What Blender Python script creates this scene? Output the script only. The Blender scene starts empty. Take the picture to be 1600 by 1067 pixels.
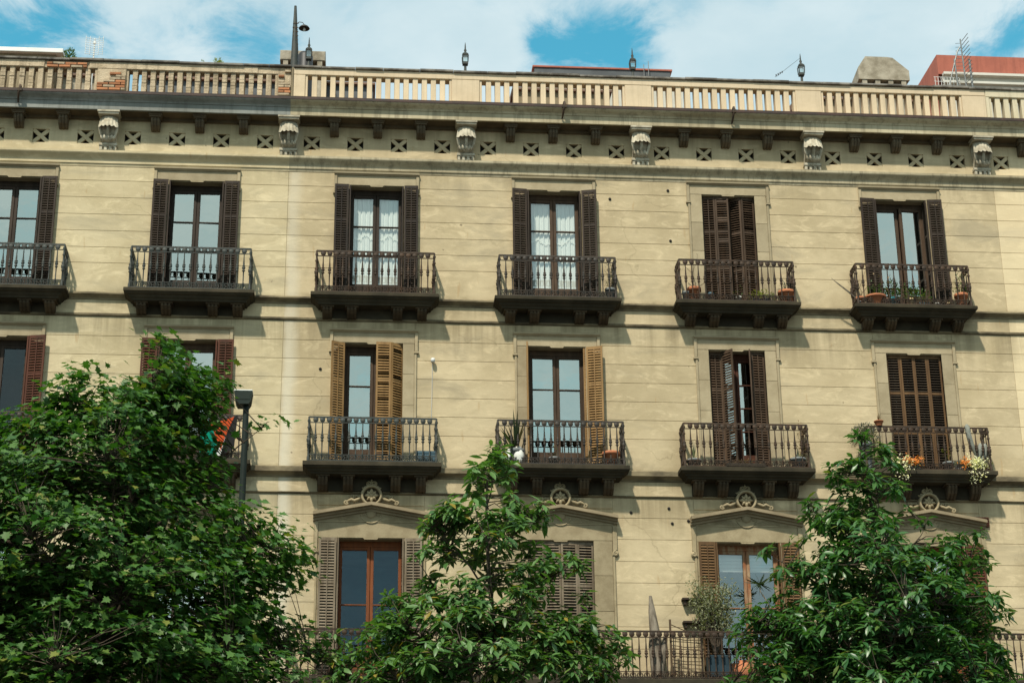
import bpy, math, random
import numpy as np
from mathutils import Matrix, Vector, Euler
random.seed(7); rng = np.random.default_rng(7)
S = bpy.context.scene
COL = S.collection
R = math.radians

# ------------------------------------------------------------------ camera, world, sun, exposure
F, YAW, PITCH, ROLL = 2932.242, 0.0874875, 0.365866, -0.0110374
CAM = np.array([5.657142, -38.304503, 1.65])
fw = np.array([math.sin(YAW)*math.cos(PITCH), math.cos(YAW)*math.cos(PITCH), math.sin(PITCH)])
r0 = np.array([math.cos(YAW), -math.sin(YAW), 0]); u0 = np.cross(r0, fw)
rt = math.cos(ROLL)*r0+math.sin(ROLL)*u0; up = -math.sin(ROLL)*r0+math.cos(ROLL)*u0
cd = bpy.data.cameras.new('camera'); cam = bpy.data.objects.new('camera', cd); COL.objects.link(cam)
cam.matrix_world = Matrix(((rt[0], up[0], -fw[0], CAM[0]), (rt[1], up[1], -fw[1], CAM[1]), (rt[2], up[2], -fw[2], CAM[2]), (0, 0, 0, 1)))
cd.sensor_width = 36; cd.lens = F/1600*36; cd.clip_end = 4000
S.camera = cam

def at(px, py, y=0.0):
    """survey helper: photo pixel -> world X, Z on the vertical plane at depth y"""
    d = fw+rt*((px-800)/F)+up*((533.5-py)/F)
    t = (y-CAM[1])/d[1]
    return CAM[0]+d[0]*t, CAM[2]+d[2]*t

SUN_FROM = Vector((-.27, -.56, .85)).normalized()
EL = math.asin(SUN_FROM.z); AZ = math.atan2(SUN_FROM.x, SUN_FROM.y)
sl = bpy.data.lights.new('sun', 'SUN'); sl.energy = 4.2; sl.angle = R(2.2); sl.color = (1, .93, .80)
so = bpy.data.objects.new('sun', sl); COL.objects.link(so)
so.rotation_euler = SUN_FROM.to_track_quat('Z', 'Y').to_euler(); so.location = (0, -30, 60)
S.view_settings.view_transform = 'Standard'; S.view_settings.look = 'None'
S.view_settings.exposure = 0.46; S.view_settings.gamma = 1; S.view_settings.use_curve_mapping = False
S.cycles.max_bounces = 8; S.cycles.transparent_max_bounces = 12; S.cycles.caustics_reflective = False

class NT:
    def __init__(s, t): s.t = t; s.n = t.nodes; s.l = t.links; s.n.clear()
    def new(s, ty, **k):
        n = s.n.new(ty)
        for a, b in k.items(): setattr(n, a, b)
        return n
    def set(s, sock, v):
        if hasattr(v, 'is_output') or isinstance(v, bpy.types.NodeSocket): s.l.new(v, sock)
        elif v is not None:
            if isinstance(v, (tuple, list)) and len(v) == 3 and sock.type == 'RGBA': v = (*v, 1)
            sock.default_value = v
    def math(s, op, a, b=None, c=None, clamp=False):
        n = s.new('ShaderNodeMath', operation=op); n.use_clamp = clamp
        for i, v in enumerate((a, b, c)):
            if v is not None: s.set(n.inputs[i], v)
        return n.outputs[0]
    def mix(s, f, a, b, mode='MIX'):
        n = s.new('ShaderNodeMix', data_type='RGBA', blend_type=mode); n.clamp_factor = True
        s.set(n.inputs[0], f); s.set(n.inputs[6], a); s.set(n.inputs[7], b)
        return n.outputs[2]
    def noise(s, vec, scale, detail=3, rough=.55, dist=0):
        n = s.new('ShaderNodeTexNoise'); s.set(n.inputs['Vector'], vec)
        n.inputs['Scale'].default_value = scale; n.inputs['Detail'].default_value = detail
        n.inputs['Roughness'].default_value = rough; n.inputs['Distortion'].default_value = dist
        return n.outputs['Fac']
    def ramp(s, v, a, b, x=0., y=1., smooth=True):
        n = s.new('ShaderNodeMapRange'); n.interpolation_type = 'SMOOTHSTEP' if smooth else 'LINEAR'
        s.set(n.inputs[0], v)
        for i, q in enumerate((a, b, x, y)): n.inputs[1+i].default_value = q
        return n.outputs[0]
    def vscale(s, vec, sc, off=(0, 0, 0)):
        n = s.new('ShaderNodeMapping'); s.set(n.inputs[0], vec); n.inputs[3].default_value = sc; n.inputs[1].default_value = off
        return n.outputs[0]

W = bpy.data.worlds.new('World'); S.world = W; W.use_nodes = True
w = NT(W.node_tree)
tc = w.new('ShaderNodeTexCoord').outputs['Generated']
sky = w.new('ShaderNodeTexSky', sky_type='NISHITA'); sky.sun_disc = False; sky.sun_elevation = EL; sky.sun_rotation = AZ
sky.air_density = 1.0; sky.dust_density = .6; sky.ozone_density = 1.5
tint = w.mix(1.0, sky.outputs[0], (.78, 2.35, 1.95), 'MULTIPLY')
# cloud layer: sample the direction on a flat ceiling so clouds flatten towards the horizon
sep = w.new('ShaderNodeSeparateXYZ'); w.set(sep.inputs[0], tc)
zz = w.math('MAXIMUM', w.math('ADD', sep.outputs[2], .12), .05)
cb = w.new('ShaderNodeCombineXYZ')
w.set(cb.inputs[0], w.math('DIVIDE', sep.outputs[0], zz)); w.set(cb.inputs[1], w.math('DIVIDE', sep.outputs[1], zz))
pv = cb.outputs[0]
n1 = w.noise(pv, 3.1, 8, .58, .45); n2 = w.noise(w.vscale(pv, (1, 1, 1), (3.1, 7.7, 0)), 9.5, 8, .64, .5)
cov = w.math('ADD', w.math('MULTIPLY', n1, .62), w.math('MULTIPLY', n2, .38))
holes = None
for px, py, rad, amt in ((920, 62, 75, .34), (870, 88, 60, .22), (990, 95, 65, .18), (1585, 68, 70, .40), (25, 60, 90, .33), (105, 45, 65, .20), (235, 75, 75, .17), (400, 78, 75, .31), (330, 55, 55, .13), (1075, 5, 50, .14), (1190, 8, 40, .08), (560, 14, 50, .03)):
    d = fw+rt*((px-800)/F)+up*((533.5-py)/F); d /= np.linalg.norm(d)
    vd = w.new('ShaderNodeVectorMath', operation='DISTANCE'); w.set(vd.inputs[0], tc); vd.inputs[1].default_value = tuple(d)
    rr = rad/F*1.5
    h = w.math('MULTIPLY', w.ramp(w.math('ADD', vd.outputs['Value'], w.math('MULTIPLY', w.math('SUBTRACT', n2, .5), rr*1.6)), 0, rr, 1, 0), amt)
    holes = h if holes is None else w.math('ADD', holes, h)
dens = w.ramp(w.math('SUBTRACT', cov, w.math('MULTIPLY', holes, 1.0)), .08, .52)
shade = w.ramp(w.noise(w.vscale(pv, (1, 1, 1), (1.3, .4, 2)), 4.2, 5, .6), .3, .75)
ccol = w.mix(shade, (6.0, 7.5, 7.95), (7.9, 8.9, 9.05))
skyc = w.mix(w.math('MULTIPLY', dens, .90), tint, ccol)
bg = w.new('ShaderNodeBackground'); w.set(bg.inputs[0], skyc); bg.inputs[1].default_value = .075
wo = w.new('ShaderNodeOutputWorld'); w.l.new(bg.outputs[0], wo.inputs[0])

# ------------------------------------------------------------------ materials
MATS = {}
def newmat(name):
    m = bpy.data.materials.new(name); m.use_nodes = True; MATS[name] = m
    return m, NT(m.node_tree)
def finish(t, col, rough=.8, bump=None, bstr=.3, bdist=.01, metal=0, spec=.3):
    p = t.new('ShaderNodeBsdfPrincipled'); t.set(p.inputs['Base Color'], col); t.set(p.inputs['Roughness'], rough)
    p.inputs['Metallic'].default_value = metal; p.inputs['Specular IOR Level'].default_value = spec
    if bump is not None:
        b = t.new('ShaderNodeBump'); b.inputs['Strength'].default_value = bstr; b.inputs['Distance'].default_value = bdist
        t.set(b.inputs['Height'], bump); t.l.new(b.outputs[0], p.inputs['Normal'])
    o = t.new('ShaderNodeOutputMaterial'); t.l.new(p.outputs[0], o.inputs[0]); return p
def pos(t): return t.new('ShaderNodeNewGeometry').outputs['Position']
def mul(c, k): return tuple(x*k for x in c)

def simple(name, col, col2=None, scale=6, rough=.75, bstr=.25, metal=0, spec=.3, rnd=.12, stretch=(1, 1, 1), bdist=.008, streak=0.):
    m, t = newmat(name); P = t.vscale(pos(t), stretch)
    col2 = col2 or mul(col, .62)
    n = t.noise(P, scale, 6, .62); f = t.noise(P, scale*9, 3, .6)
    c = t.mix(t.ramp(n, .35, .68), col, col2)
    c = t.mix(t.math('MULTIPLY', f, .35), c, mul(col2, .7))
    if streak:
        sk = t.noise(t.vscale(pos(t), (4.5, 4.5, .22)), 1.7, 6, .7, .4); c = t.mix(t.math('MULTIPLY', t.ramp(sk, .46, .66), streak), c, mul(col2, .42))
    oi = t.new('ShaderNodeObjectInfo')
    v = t.math('ADD', t.math('MULTIPLY', oi.outputs['Random'], rnd*2), 1-rnd)
    c = t.mix(1.0, c, (1, 1, 1), 'MULTIPLY'); hs = t.new('ShaderNodeHueSaturation'); t.set(hs.inputs['Color'], c); t.set(hs.inputs['Value'], v)
    finish(t, hs.outputs[0], rough, t.math('ADD', n, f), bstr, bdist, metal, spec); return m

def wallmat(name, a, b, dirt, white_strip=False, blot=.5):
    m, t = newmat(name); P = pos(t)
    sp = t.new('ShaderNodeSeparateXYZ'); t.set(sp.inputs[0], P); X, Y, Z = sp.outputs
    big = t.noise(P, .55, 5, .6, .4); med = t.noise(t.vscale(P, (1, 1, 2.2)), 2.2, 7, .68, .5); fine = t.noise(P, 38, 3, .6)
    c = t.mix(t.ramp(big, .36, .64), a, b)
    c = t.mix(t.math('MULTIPLY', t.ramp(med, .48, .72), blot), c, mul(b, .86))
    pat = t.noise(t.vscale(P, (1.2, 1, 3.1), (5, 0, 2)), 1.5, 8, .72, .8)     # rubbed pale patches
    c = t.mix(t.math('MULTIPLY', t.ramp(pat, .49, .68), .70*blot/.5), c, tuple(min(.8, x*1.20) for x in a))
    gr = t.noise(t.vscale(P, (.5, 1, 1.6), (11, 0, 5)), .9, 6, .65, .6)
    c = t.mix(t.math('MULTIPLY', t.ramp(gr, .52, .70), .75*blot/.5), c, (b[0]*.80, b[1]*.83, b[2]*.90))     # greyed damp areas
    cr = t.new('ShaderNodeTexVoronoi', feature='DISTANCE_TO_EDGE'); cr.inputs['Scale'].default_value = .42
    wv = t.new('ShaderNodeVectorMath', operation='ADD'); nz = t.new('ShaderNodeTexNoise'); t.set(nz.inputs['Vector'], P); nz.inputs['Scale'].default_value = 1.7; nz.inputs['Detail'].default_value = 5
    t.l.new(t.vscale(P, (1, 0, 1)), wv.inputs[0]); t.l.new(nz.outputs['Color'], wv.inputs[1]); t.l.new(wv.outputs[0], cr.inputs['Vector'])
    crk = t.math('MULTIPLY', t.ramp(cr.outputs['Distance'], .002, .008, 1, 0), t.ramp(t.noise(P, .45, 2, .5), .54, .62))
    c = t.mix(t.math('MULTIPLY', crk, .28), c, dirt)      # hairline cracks in a few areas
    # rain streaks and grime that start under each ledge
    st = t.noise(t.vscale(P, (3.1, 1, .14)), 1.6, 6, .7, .5); st2 = t.noise(t.vscale(P, (1.7, 1, .07), (3, 0, 9)), 1.3, 3, .55)
    mask = None
    for zt, ln, am in ((21.5, 1.0, .75), (20.36, .5, .5), (17.15, .42, .75), (16.78, 1.15, .95), (13.22, .40, .85), (12.85, 1.25, 1.0), (8.7, 1.5, .8)):
        q = t.math('MULTIPLY', t.math('MULTIPLY', t.ramp(Z, zt-ln, zt, 0, 1), t.ramp(Z, zt, zt+.02, 1, 0)), am)
        mask = q if mask is None else t.math('MAXIMUM', mask, q)
    k = t.math('MULTIPLY', mask, t.ramp(t.math('ADD', t.math('MULTIPLY', st, .5), t.math('MULTIPLY', st2, .55)), .40, .66))
    c = t.mix(t.math('MULTIPLY', k, .58), c, dirt)
    spot = t.noise(t.vscale(P, (3, 1, .5), (1, 0, 4)), 3.0, 3, .5)
    c = t.mix(t.math('MULTIPLY', t.ramp(spot, .66, .74), .35), c, (.34, .21, .09))   # rust runs
    # grime low on each storey wall, just above the ledges
    for zt in (17.3, 13.42):
        q = t.math('MULTIPLY', t.ramp(Z, zt, zt+.16, 1, 0), t.ramp(Z, zt-.01, zt, 0, 1))
        c = t.mix(t.math('MULTIPLY', q, t.ramp(med, .3, .7, .12, .65)), c, dirt)
    if white_strip:   # old pale repaint beside the party line
        e = t.math('MULTIPLY', t.math('SUBTRACT', t.noise(t.vscale(P, (1, 1, 1)), 1.0, 5, .65), .5), .30)
        XX = t.math('ADD', X, e)
        q = t.math('MULTIPLY', t.ramp(XX, 3.97, 4.12, 0, 1), t.ramp(XX, 4.15, 4.42, 1, 0))
        c = t.mix(t.math('MULTIPLY', q, t.ramp(Z, 11.5, 20.5, .6, .32)), c, (.60, .565, .46))
    tiny = t.noise(t.vscale(P, (1, 1, 1), (8, 0, 3)), 5.0, 2, .4)
    c = t.mix(t.math('MULTIPLY', t.ramp(tiny, .755, .78), .7), c, (.12, .09, .055))    # chips
    oi = t.new('ShaderNodeObjectInfo'); hs = t.new('ShaderNodeHueSaturation'); t.set(hs.inputs['Color'], c)
    t.set(hs.inputs['Value'], t.math('ADD', t.math('MULTIPLY', oi.outputs['Random'], .075), .962))
    finish(t, hs.outputs[0], .9, t.math('ADD', t.math('MULTIPLY', fine, .5), med), .35, .012, 0, .2); return m

wallmat('plaster_centre', (.478, .390, .246), (.380, .305, .184), (.135, .105, .055), True)
wallmat('plaster_left', (.51, .43, .275), (.43, .355, .215), (.15, .12, .065), False, .55)
wallmat('plaster_right', (.60, .495, .315), (.55, .445, .28), (.20, .155, .085), False, .3)
simple('stone_trim', (.27, .215, .135), (.19, .15, .09), 2.5, .88, .4)
simple('stone_pink', (.37, .305, .195), (.285, .23, .14), 2.2, .88, .35, rnd=.10)
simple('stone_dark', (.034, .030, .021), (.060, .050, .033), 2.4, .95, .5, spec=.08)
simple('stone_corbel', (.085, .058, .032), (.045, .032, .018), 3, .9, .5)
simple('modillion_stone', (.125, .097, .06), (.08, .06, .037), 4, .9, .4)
simple('console_stone', (.50, .455, .35), (.27, .23, .16), 4.5, .88, .6)
simple('cornice_beige', (.46, .40, .27), (.30, .25, .155), 1.6, .85, .3, stretch=(.4, 1, 1.5), streak=.55)
simple('cornice_grey', (.27, .28, .255), (.17, .175, .155), 1.4, .85, .3, stretch=(.4, 1, 1.5), streak=.4)
simple('ledge_stone', (.24, .195, .115), (.07, .055, .034), 1.8, .9, .4, stretch=(.8, 1, 2))
simple('gutter', (.075, .04, .03), (.04, .03, .025), 4, .6)
simple('parapet_paint', (.62, .50, .345), (.54, .43, .29), 1.2, .85, .2, rnd=.05, streak=.22)
simple('parapet_old', (.52, .42, .29), (.36, .28, .18), 4.5, .92, .8, rnd=.12, bdist=.02, streak=.5)
simple('parapet_cream', (.56, .49, .35), (.48, .415, .285), 1.4, .85, .2, rnd=.04, streak=.3)
simple('coping', (.055, .048, .04), (.24, .22, .19), 3.5, .9, .4)
simple('brick', (.40, .165, .075), (.30, .14, .07), 9, .95, .6, rnd=.32)
simple('mortar', (.45, .36, .25), (.3, .23, .15), 9, .95, .8)
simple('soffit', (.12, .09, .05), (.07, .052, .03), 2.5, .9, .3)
simple('iron', (.022, .021, .018), (.045, .032, .022), 9, .6, .3, .05, .3, rnd=.2)
simple('iron_rust', (.026, .020, .014), (.055, .030, .016), 8, .65, .3, .05, .25, rnd=.2)
simple('iron_green', (.028, .036, .032), (.048, .050, .043), 7, .6, .3, .05, .3)
simple('wood_dark', (.046, .032, .023), (.028, .020, .014), 7, .6, .35, rnd=.15, stretch=(1, 1, .2), spec=.15)
simple('wood_black', (.022, .017, .014), (.04, .028, .02), 7, .6, .35, rnd=.15, stretch=(1, 1, .2), spec=.15)
simple('wood_brown', (.088, .055, .034), (.05, .032, .02), 7, .62, .4, rnd=.18, stretch=(1, 1, .2), spec=.15)
simple('wood_redbrown', (.095, .033, .018), (.06, .024, .014), 6, .6, .35, rnd=.12, stretch=(1, 1, .2), spec=.15)
simple('wood_ochre', (.31, .185, .075), (.20, .115, .045), 6, .6, .35, rnd=.14, stretch=(1, 1, .2), spec=.15)
simple('wood_greyed', (.21, .17, .12), (.12, .09, .06), 7, .8, .5, rnd=.18, stretch=(1, 1, .2), spec=.15)
simple('wood_worn', (.22, .068, .024), (.13, .045, .018), 9, .7, .5, rnd=.1, stretch=(1, 1, .15), spec=.15)
simple('wood_peel', (.23, .075, .03), (.34, .235, .14), 13, .75, .6, rnd=.1, stretch=(1, 1, .3), spec=.1)
simple('darkblue_pot', (.022, .042, .055), (.015, .03, .04), 9, .6, .2, spec=.15)
simple('wood_slat', (.062, .046, .032), (.038, .028, .02), 7, .7, .4, rnd=.3, stretch=(1, 1, .2), spec=.15)
simple('wood_tan', (.15, .085, .038), (.095, .052, .024), 7, .65, .4, rnd=.15, stretch=(1, 1, .2), spec=.15)
simple('room', (.16, .14, .12), (.12, .10, .085), 2, .95, .1)
simple('terracotta', (.42, .15, .065), (.32, .12, .06), 12, .85, .4, rnd=.2)
simple('soil', (.04, .03, .02), (.02, .015, .01), 30, .95, .8)
simple('bluepot', (.055, .105, .13), (.04, .075, .095), 9, .5, .2)
simple('tealpot', (.03, .24, .27), (.02, .16, .2), 9, .4, .2)
simple('whitepot', (.68, .68, .62), (.5, .5, .45), 9, .5, .2)
simple('pinkpot', (.62, .34, .26), (.5, .27, .2), 9, .6, .2)
simple('creampot', (.72, .55, .30), (.6, .42, .2), 9, .6, .2)
simple('greypot', (.20, .21, .2), (.12, .13, .13), 9, .7, .2)
simple('bark', (.085, .065, .045), (.04, .03, .02), 9, .9, .8, stretch=(1, 1, .3))
simple('bark_pale', (.27, .23, .175), (.09, .072, .052), 12, .9, .9, stretch=(1, 1, .25))
simple('twig', (.10, .065, .035), (.06, .04, .022), 15, .9, .3)
simple('steel', (.28, .29, .28), (.18, .18, .17), 8, .45, .2, .6, .5)
simple('lamp_green', (.016, .024, .019), (.011, .017, .014), 6, .6, .15, 0, .15)
simple('lamp_white', (.62, .63, .60), (.5, .5, .48), 6, .5, .1)
simple('black_plastic', (.02, .02, .021), (.03, .03, .03), 6, .5, .1)
simple('concrete', (.40, .355, .275), (.20, .17, .12), 3.2, .92, .7)
simple('red_plaster', (.44, .14, .092), (.35, .11, .075), 1.1, .85, .4, streak=.3)
simple('white_render', (.62, .60, .53), (.54, .52, .45), 1.2, .85, .2)
simple('grey_panel', (.09, .10, .105), (.06, .065, .07), 2, .6, .15)
simple('white_metal', (.72, .73, .70), (.6, .6, .57), 4, .5, .1)
simple('asphalt', (.05, .05, .05), (.035, .035, .036), 6, .9, .6)
simple('paving', (.17, .16, .145), (.12, .115, .105), 1.5, .9, .4)
simple('kerbstone', (.33, .32, .30), (.25, .24, .22), 3, .9, .4)
simple('roofing', (.20, .12, .085), (.14, .09, .065), 2, .95, .4)
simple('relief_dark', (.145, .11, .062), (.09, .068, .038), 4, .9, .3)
simple('relief', (.33, .27, .165), (.24, .19, .11), 3.5, .88, .4)
simple('vent_black', (.02, .018, .015), (.014, .012, .01), 3, .9, .1)
simple('cactus_green', (.25, .255, .22), (.16, .17, .14), 14, .7, .5)

def cloth(name, col, trans=.45):
    m, t = newmat(name); d = t.new('ShaderNodeBsdfDiffuse'); tr = t.new('ShaderNodeBsdfTranslucent')
    n = t.noise(pos(t), 60, 3, .6); c = t.mix(t.math('MULTIPLY', n, .3), col, mul(col, .75))
    t.set(d.inputs[0], c); t.set(tr.inputs[0], c); mx = t.new('ShaderNodeMixShader'); mx.inputs[0].default_value = trans
    t.l.new(d.outputs[0], mx.inputs[1]); t.l.new(tr.outputs[0], mx.inputs[2])
    o = t.new('ShaderNodeOutputMaterial'); t.l.new(mx.outputs[0], o.inputs[0]); return m
cloth('curtain_white', (.93, .93, .89), .12); cloth('blind_white', (.80, .80, .77), .3)
cloth('flag_red', (.75, .12, .04)); cloth('flag_green', (.01, .30, .20)); cloth('flag_white', (.8, .8, .77)); cloth('flag_black', (.035, .035, .035)); cloth('netting', (.25, .24, .2), .3)

def glass(name, refl, tint=(.9, .97, .96), wav=.35):
    m, t = newmat(name); P = pos(t)
    g = t.new('ShaderNodeBsdfGlossy'); g.inputs['Roughness'].default_value = .015; g.inputs['Color'].default_value = (*tint, 1)
    b = t.new('ShaderNodeBump'); b.inputs['Strength'].default_value = wav; b.inputs['Distance'].default_value = .006
    t.set(b.inputs['Height'], t.noise(P, 2.2, 2, .4)); t.l.new(b.outputs[0], g.inputs['Normal'])
    tr = t.new('ShaderNodeBsdfTransparent'); tr.inputs[0].default_value = (.86, .9, .88, 1)
    ge = t.new('ShaderNodeNewGeometry'); dt = t.new('ShaderNodeVectorMath', operation='DOT_PRODUCT')
    t.l.new(ge.outputs['Incoming'], dt.inputs[0]); t.l.new(ge.outputs['Normal'], dt.inputs[1])
    sch = t.math('MULTIPLY', t.math('POWER', t.math('SUBTRACT', 1, t.math('ABSOLUTE', dt.outputs['Value'])), 5), .95)   # same from both faces
    f = t.math('ADD', sch, refl+.04, clamp=True)
    mx = t.new('ShaderNodeMixShader'); t.set(mx.inputs[0], f); t.l.new(tr.outputs[0], mx.inputs[1]); t.l.new(g.outputs[0], mx.inputs[2])
    o = t.new('ShaderNodeOutputMaterial'); t.l.new(mx.outputs[0], o.inputs[0]); return m
glass('glass', .50, (.93, .95, .84)); glass('glass_dim', .20); glass('glass_blue', .03, (.6, .85, 1.0)); glass('glass_clear', .16, (.95, 1, .96)); glass('glass_open', .02)

def leafmat(name, a, b, c2, rough=.38, spec=.5):
    m, t = newmat(name); P = pos(t)
    at_ = t.new('ShaderNodeAttribute'); at_.attribute_name = 'tint'
    oi = t.new('ShaderNodeObjectInfo')
    v = t.math('FRACT', t.math('ADD', at_.outputs['Fac'], oi.outputs['Random']))
    col = t.mix(t.ramp(v, 0, .85), a, b); col = t.mix(t.ramp(v, .93, .99), col, c2)
    p = t.new('ShaderNodeBsdfPrincipled'); t.set(p.inputs['Base Color'], col); p.inputs['Roughness'].default_value = rough
    p.inputs['Specular IOR Level'].default_value = spec
    tr = t.new('ShaderNodeBsdfTranslucent'); t.set(tr.inputs[0], t.mix(1, col, (1.3, 1.5, .5), 'MULTIPLY'))
    mx = t.new('ShaderNodeMixShader'); mx.inputs[0].default_value = .30
    t.l.new(p.outputs[0], mx.inputs[1]); t.l.new(tr.outputs[0], mx.inputs[2])
    o = t.new('ShaderNodeOutputMaterial'); t.l.new(mx.outputs[0], o.inputs[0]); return m
leafmat('leaf_left', (.022, .080, .014), (.066, .148, .026), (.15, .17, .03), .5, .35)
leafmat('leaf_mid', (.042, .112, .028), (.096, .190, .050), (.24, .18, .03), .42, .4)
leafmat('leaf_right', (.026, .092, .024), (.064, .150, .038), (.12, .15, .03), .36, .4)
leafmat('leaf_small', (.05, .10, .025), (.09, .15, .04), (.20, .22, .05))
leafmat('leaf_yellowgreen', (.18, .22, .03), (.26, .28, .05), (.35, .3, .06))
leafmat('leaf_olive', (.14, .155, .08), (.24, .245, .14), (.24, .24, .14), .6)
leafmat('leaf_dark', (.02, .04, .018), (.04, .06, .025), (.09, .06, .03))
leafmat('leaf_silver', (.24, .26, .21), (.36, .37, .30), (.4, .4, .33), .6)
leafmat('leaf_dry', (.16, .10, .05), (.24, .17, .09), (.3, .2, .1), .8)
leafmat('petal_orange', (.62, .17, .02), (.72, .26, .03), (.7, .12, .02), .6)
leafmat('petal_cream', (.72, .68, .30), (.82, .78, .55), (.85, .8, .62), .6)
leafmat('leaf_grey', (.09, .09, .07), (.15, .15, .115), (.2, .19, .15), .8)

# ------------------------------------------------------------------ mesh helpers
class MB:
    def __init__(s): s.v = []; s.f = []; s.sm = []; s.mi = []; s.cm = 0
    def add(s, vs, fs, smooth=False):
        n = len(s.v); s.v.extend([tuple(map(float, q)) for q in vs])
        for f in fs: s.f.append(tuple(i+n for i in f)); s.sm.append(smooth); s.mi.append(s.cm)
    def box(s, x0, x1, y0, y1, z0, z1, M=None):
        vs = [(x, y, z) for x in (x0, x1) for y in (y0, y1) for z in (z0, z1)]
        if M is not None: vs = [tuple(M @ Vector(q)) for q in vs]
        s.add(vs, [(0, 1, 3, 2), (4, 6, 7, 5), (0, 4, 5, 1), (2, 3, 7, 6), (0, 2, 6, 4), (1, 5, 7, 3)])
    def bbox(s, x0, x1, y0, y1, z0, z1, b=.01):
        """box whose four front (low y) edges are chamfered"""
        s.add([(x0+b, y0, z0+b), (x1-b, y0, z0+b), (x1-b, y0, z1-b), (x0+b, y0, z1-b), (x0, y0+b, z0), (x1, y0+b, z0), (x1, y0+b, z1), (x0, y0+b, z1), (x0, y1, z0), (x1, y1, z0), (x1, y1, z1), (x0, y1, z1)],
              [(0, 1, 2, 3), (0, 4, 5, 1), (1, 5, 6, 2), (2, 6, 7, 3), (3, 7, 4, 0), (4, 8, 9, 5), (5, 9, 10, 6), (6, 10, 11, 7), (7, 11, 8, 4), (8, 11, 10, 9)])
    def prof(s, pts, x0, x1, smooth=False):
        """closed (y,z) profile extruded along x"""
        n = len(pts); vs = [(x0, y, z) for y, z in pts]+[(x1, y, z) for y, z in pts]
        fs = [(i, (i+1) % n, n+(i+1) % n, n+i) for i in range(n)]
        s.add(vs, fs, smooth); s.add(vs, [tuple(range(n))[::-1], tuple(range(n, 2*n))])
    def poly(s, pts, y0, y1):
        """closed (x,z) outline extruded along y"""
        n = len(pts); vs = [(x, y0, z) for x, z in pts]+[(x, y1, z) for x, z in pts]
        s.add(vs, [tuple(range(n)), tuple(range(n, 2*n))[::-1]]+[(i, n+i, n+(i+1) % n, (i+1) % n) for i in range(n)])
    def lathe(s, c, prof, n=8, M=None, smooth=True, cap=True):
        vs = []; k = len(prof)
        for r_, z in prof:
            for i in range(n):
                a = 2*math.pi*i/n; q = Vector((r_*math.cos(a), r_*math.sin(a), z))
                if M is not None: q = M @ q
                vs.append((c[0]+q.x, c[1]+q.y, c[2]+q.z))
        fs = [(j*n+i, j*n+(i+1) % n, (j+1)*n+(i+1) % n, (j+1)*n+i) for j in range(k-1) for i in range(n)]
        s.add(vs, fs, smooth)
        if cap: s.add(vs, [tuple(range(n))[::-1], tuple(range((k-1)*n, k*n))])
    def tube(s, path, rad, n=6, smooth=True):
        P = [Vector(p) for p in path]; m = len(P)
        rs = rad if isinstance(rad, (list, tuple)) else [rad]*m
        vs = []; ref = Vector((.3, .9, .2)).normalized()
        for i in range(m):
            d = (P[min(i+1, m-1)]-P[max(i-1, 0)])
            d = d.normalized() if d.length > 1e-9 else Vector((0, 0, 1))
            a = d.cross(ref)
            if a.length < .15: a = d.cross(Vector((1, 0, 0)))
            a.normalize(); b = d.cross(a)
            for k in range(n):
                t = 2*math.pi*k/n; q = P[i]+(a*math.cos(t)+b*math.sin(t))*rs[i]; vs.append(tuple(q))
        fs = [(j*n+i, j*n+(i+1) % n, (j+1)*n+(i+1) % n, (j+1)*n+i) for j in range(m-1) for i in range(n)]
        s.add(vs, fs, smooth); s.add(vs, [tuple(range(n))[::-1], tuple(range((m-1)*n, m*n))])
    def mesh(s, name, mat):
        me = bpy.data.meshes.new(name); me.from_pydata(s.v, [], s.f)
        for mm in (mat if isinstance(mat, (list, tuple)) else [mat]): me.materials.append(MATS[mm] if isinstance(mm, str) else mm)
        me.polygons.foreach_set('use_smooth', s.sm)
        if any(s.mi): me.polygons.foreach_set('material_index', s.mi)
        import bmesh
        b = bmesh.new(); b.from_mesh(me); bmesh.ops.recalc_face_normals(b, faces=b.faces); b.to_mesh(me); b.free()
        me.update(); return me
    def build(s, name, mat, parent=None):
        if parent is not None:
            o = ROOTLOC.get(root_of(parent).name, (0, 0, 0)); s.v = [(a-o[0], b-o[1], c-o[2]) for a, b, c in s.v]
        ob = bpy.data.objects.new(name, s.mesh(name, mat)); COL.objects.link(ob)
        if parent is not None: ob.parent = parent
        return ob
ROOTLOC = {}
def root_of(o):
    while o.parent: o = o.parent
    return o
def thing(name, loc, label, cat, group=None):
    o = bpy.data.objects.new(name, None); COL.objects.link(o); o.location = loc; o.empty_display_size = .2
    ROOTLOC[o.name] = tuple(loc); tag(o, label, cat, group); return o
def tag(o, label, cat, group=None):
    o['label'] = label; o['category'] = cat
    if group: o['group'] = group
    return o
def struct(o): o['kind'] = 'structure'; return o
def inst(name, me, parent, loc, rot=None, sc=None):
    o = bpy.data.objects.new(name, me); COL.objects.link(o)
    q = ROOTLOC.get(root_of(parent).name, (0, 0, 0)); o.parent = parent
    o.location = (loc[0]-q[0], loc[1]-q[1], loc[2]-q[2])
    if rot: o.rotation_euler = rot
    if sc: o.scale = sc
    return o
def spiral(cx, cz, r1, turns, a0, sgn, y, n=14, r2=.25):
    return [(cx+sgn*(r1*(1-(1-r2)*i/n))*math.cos(a0+2*math.pi*turns*i/n), y, cz+(r1*(1-(1-r2)*i/n))*math.sin(a0+2*math.pi*turns*i/n)) for i in range(n+1)]

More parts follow.
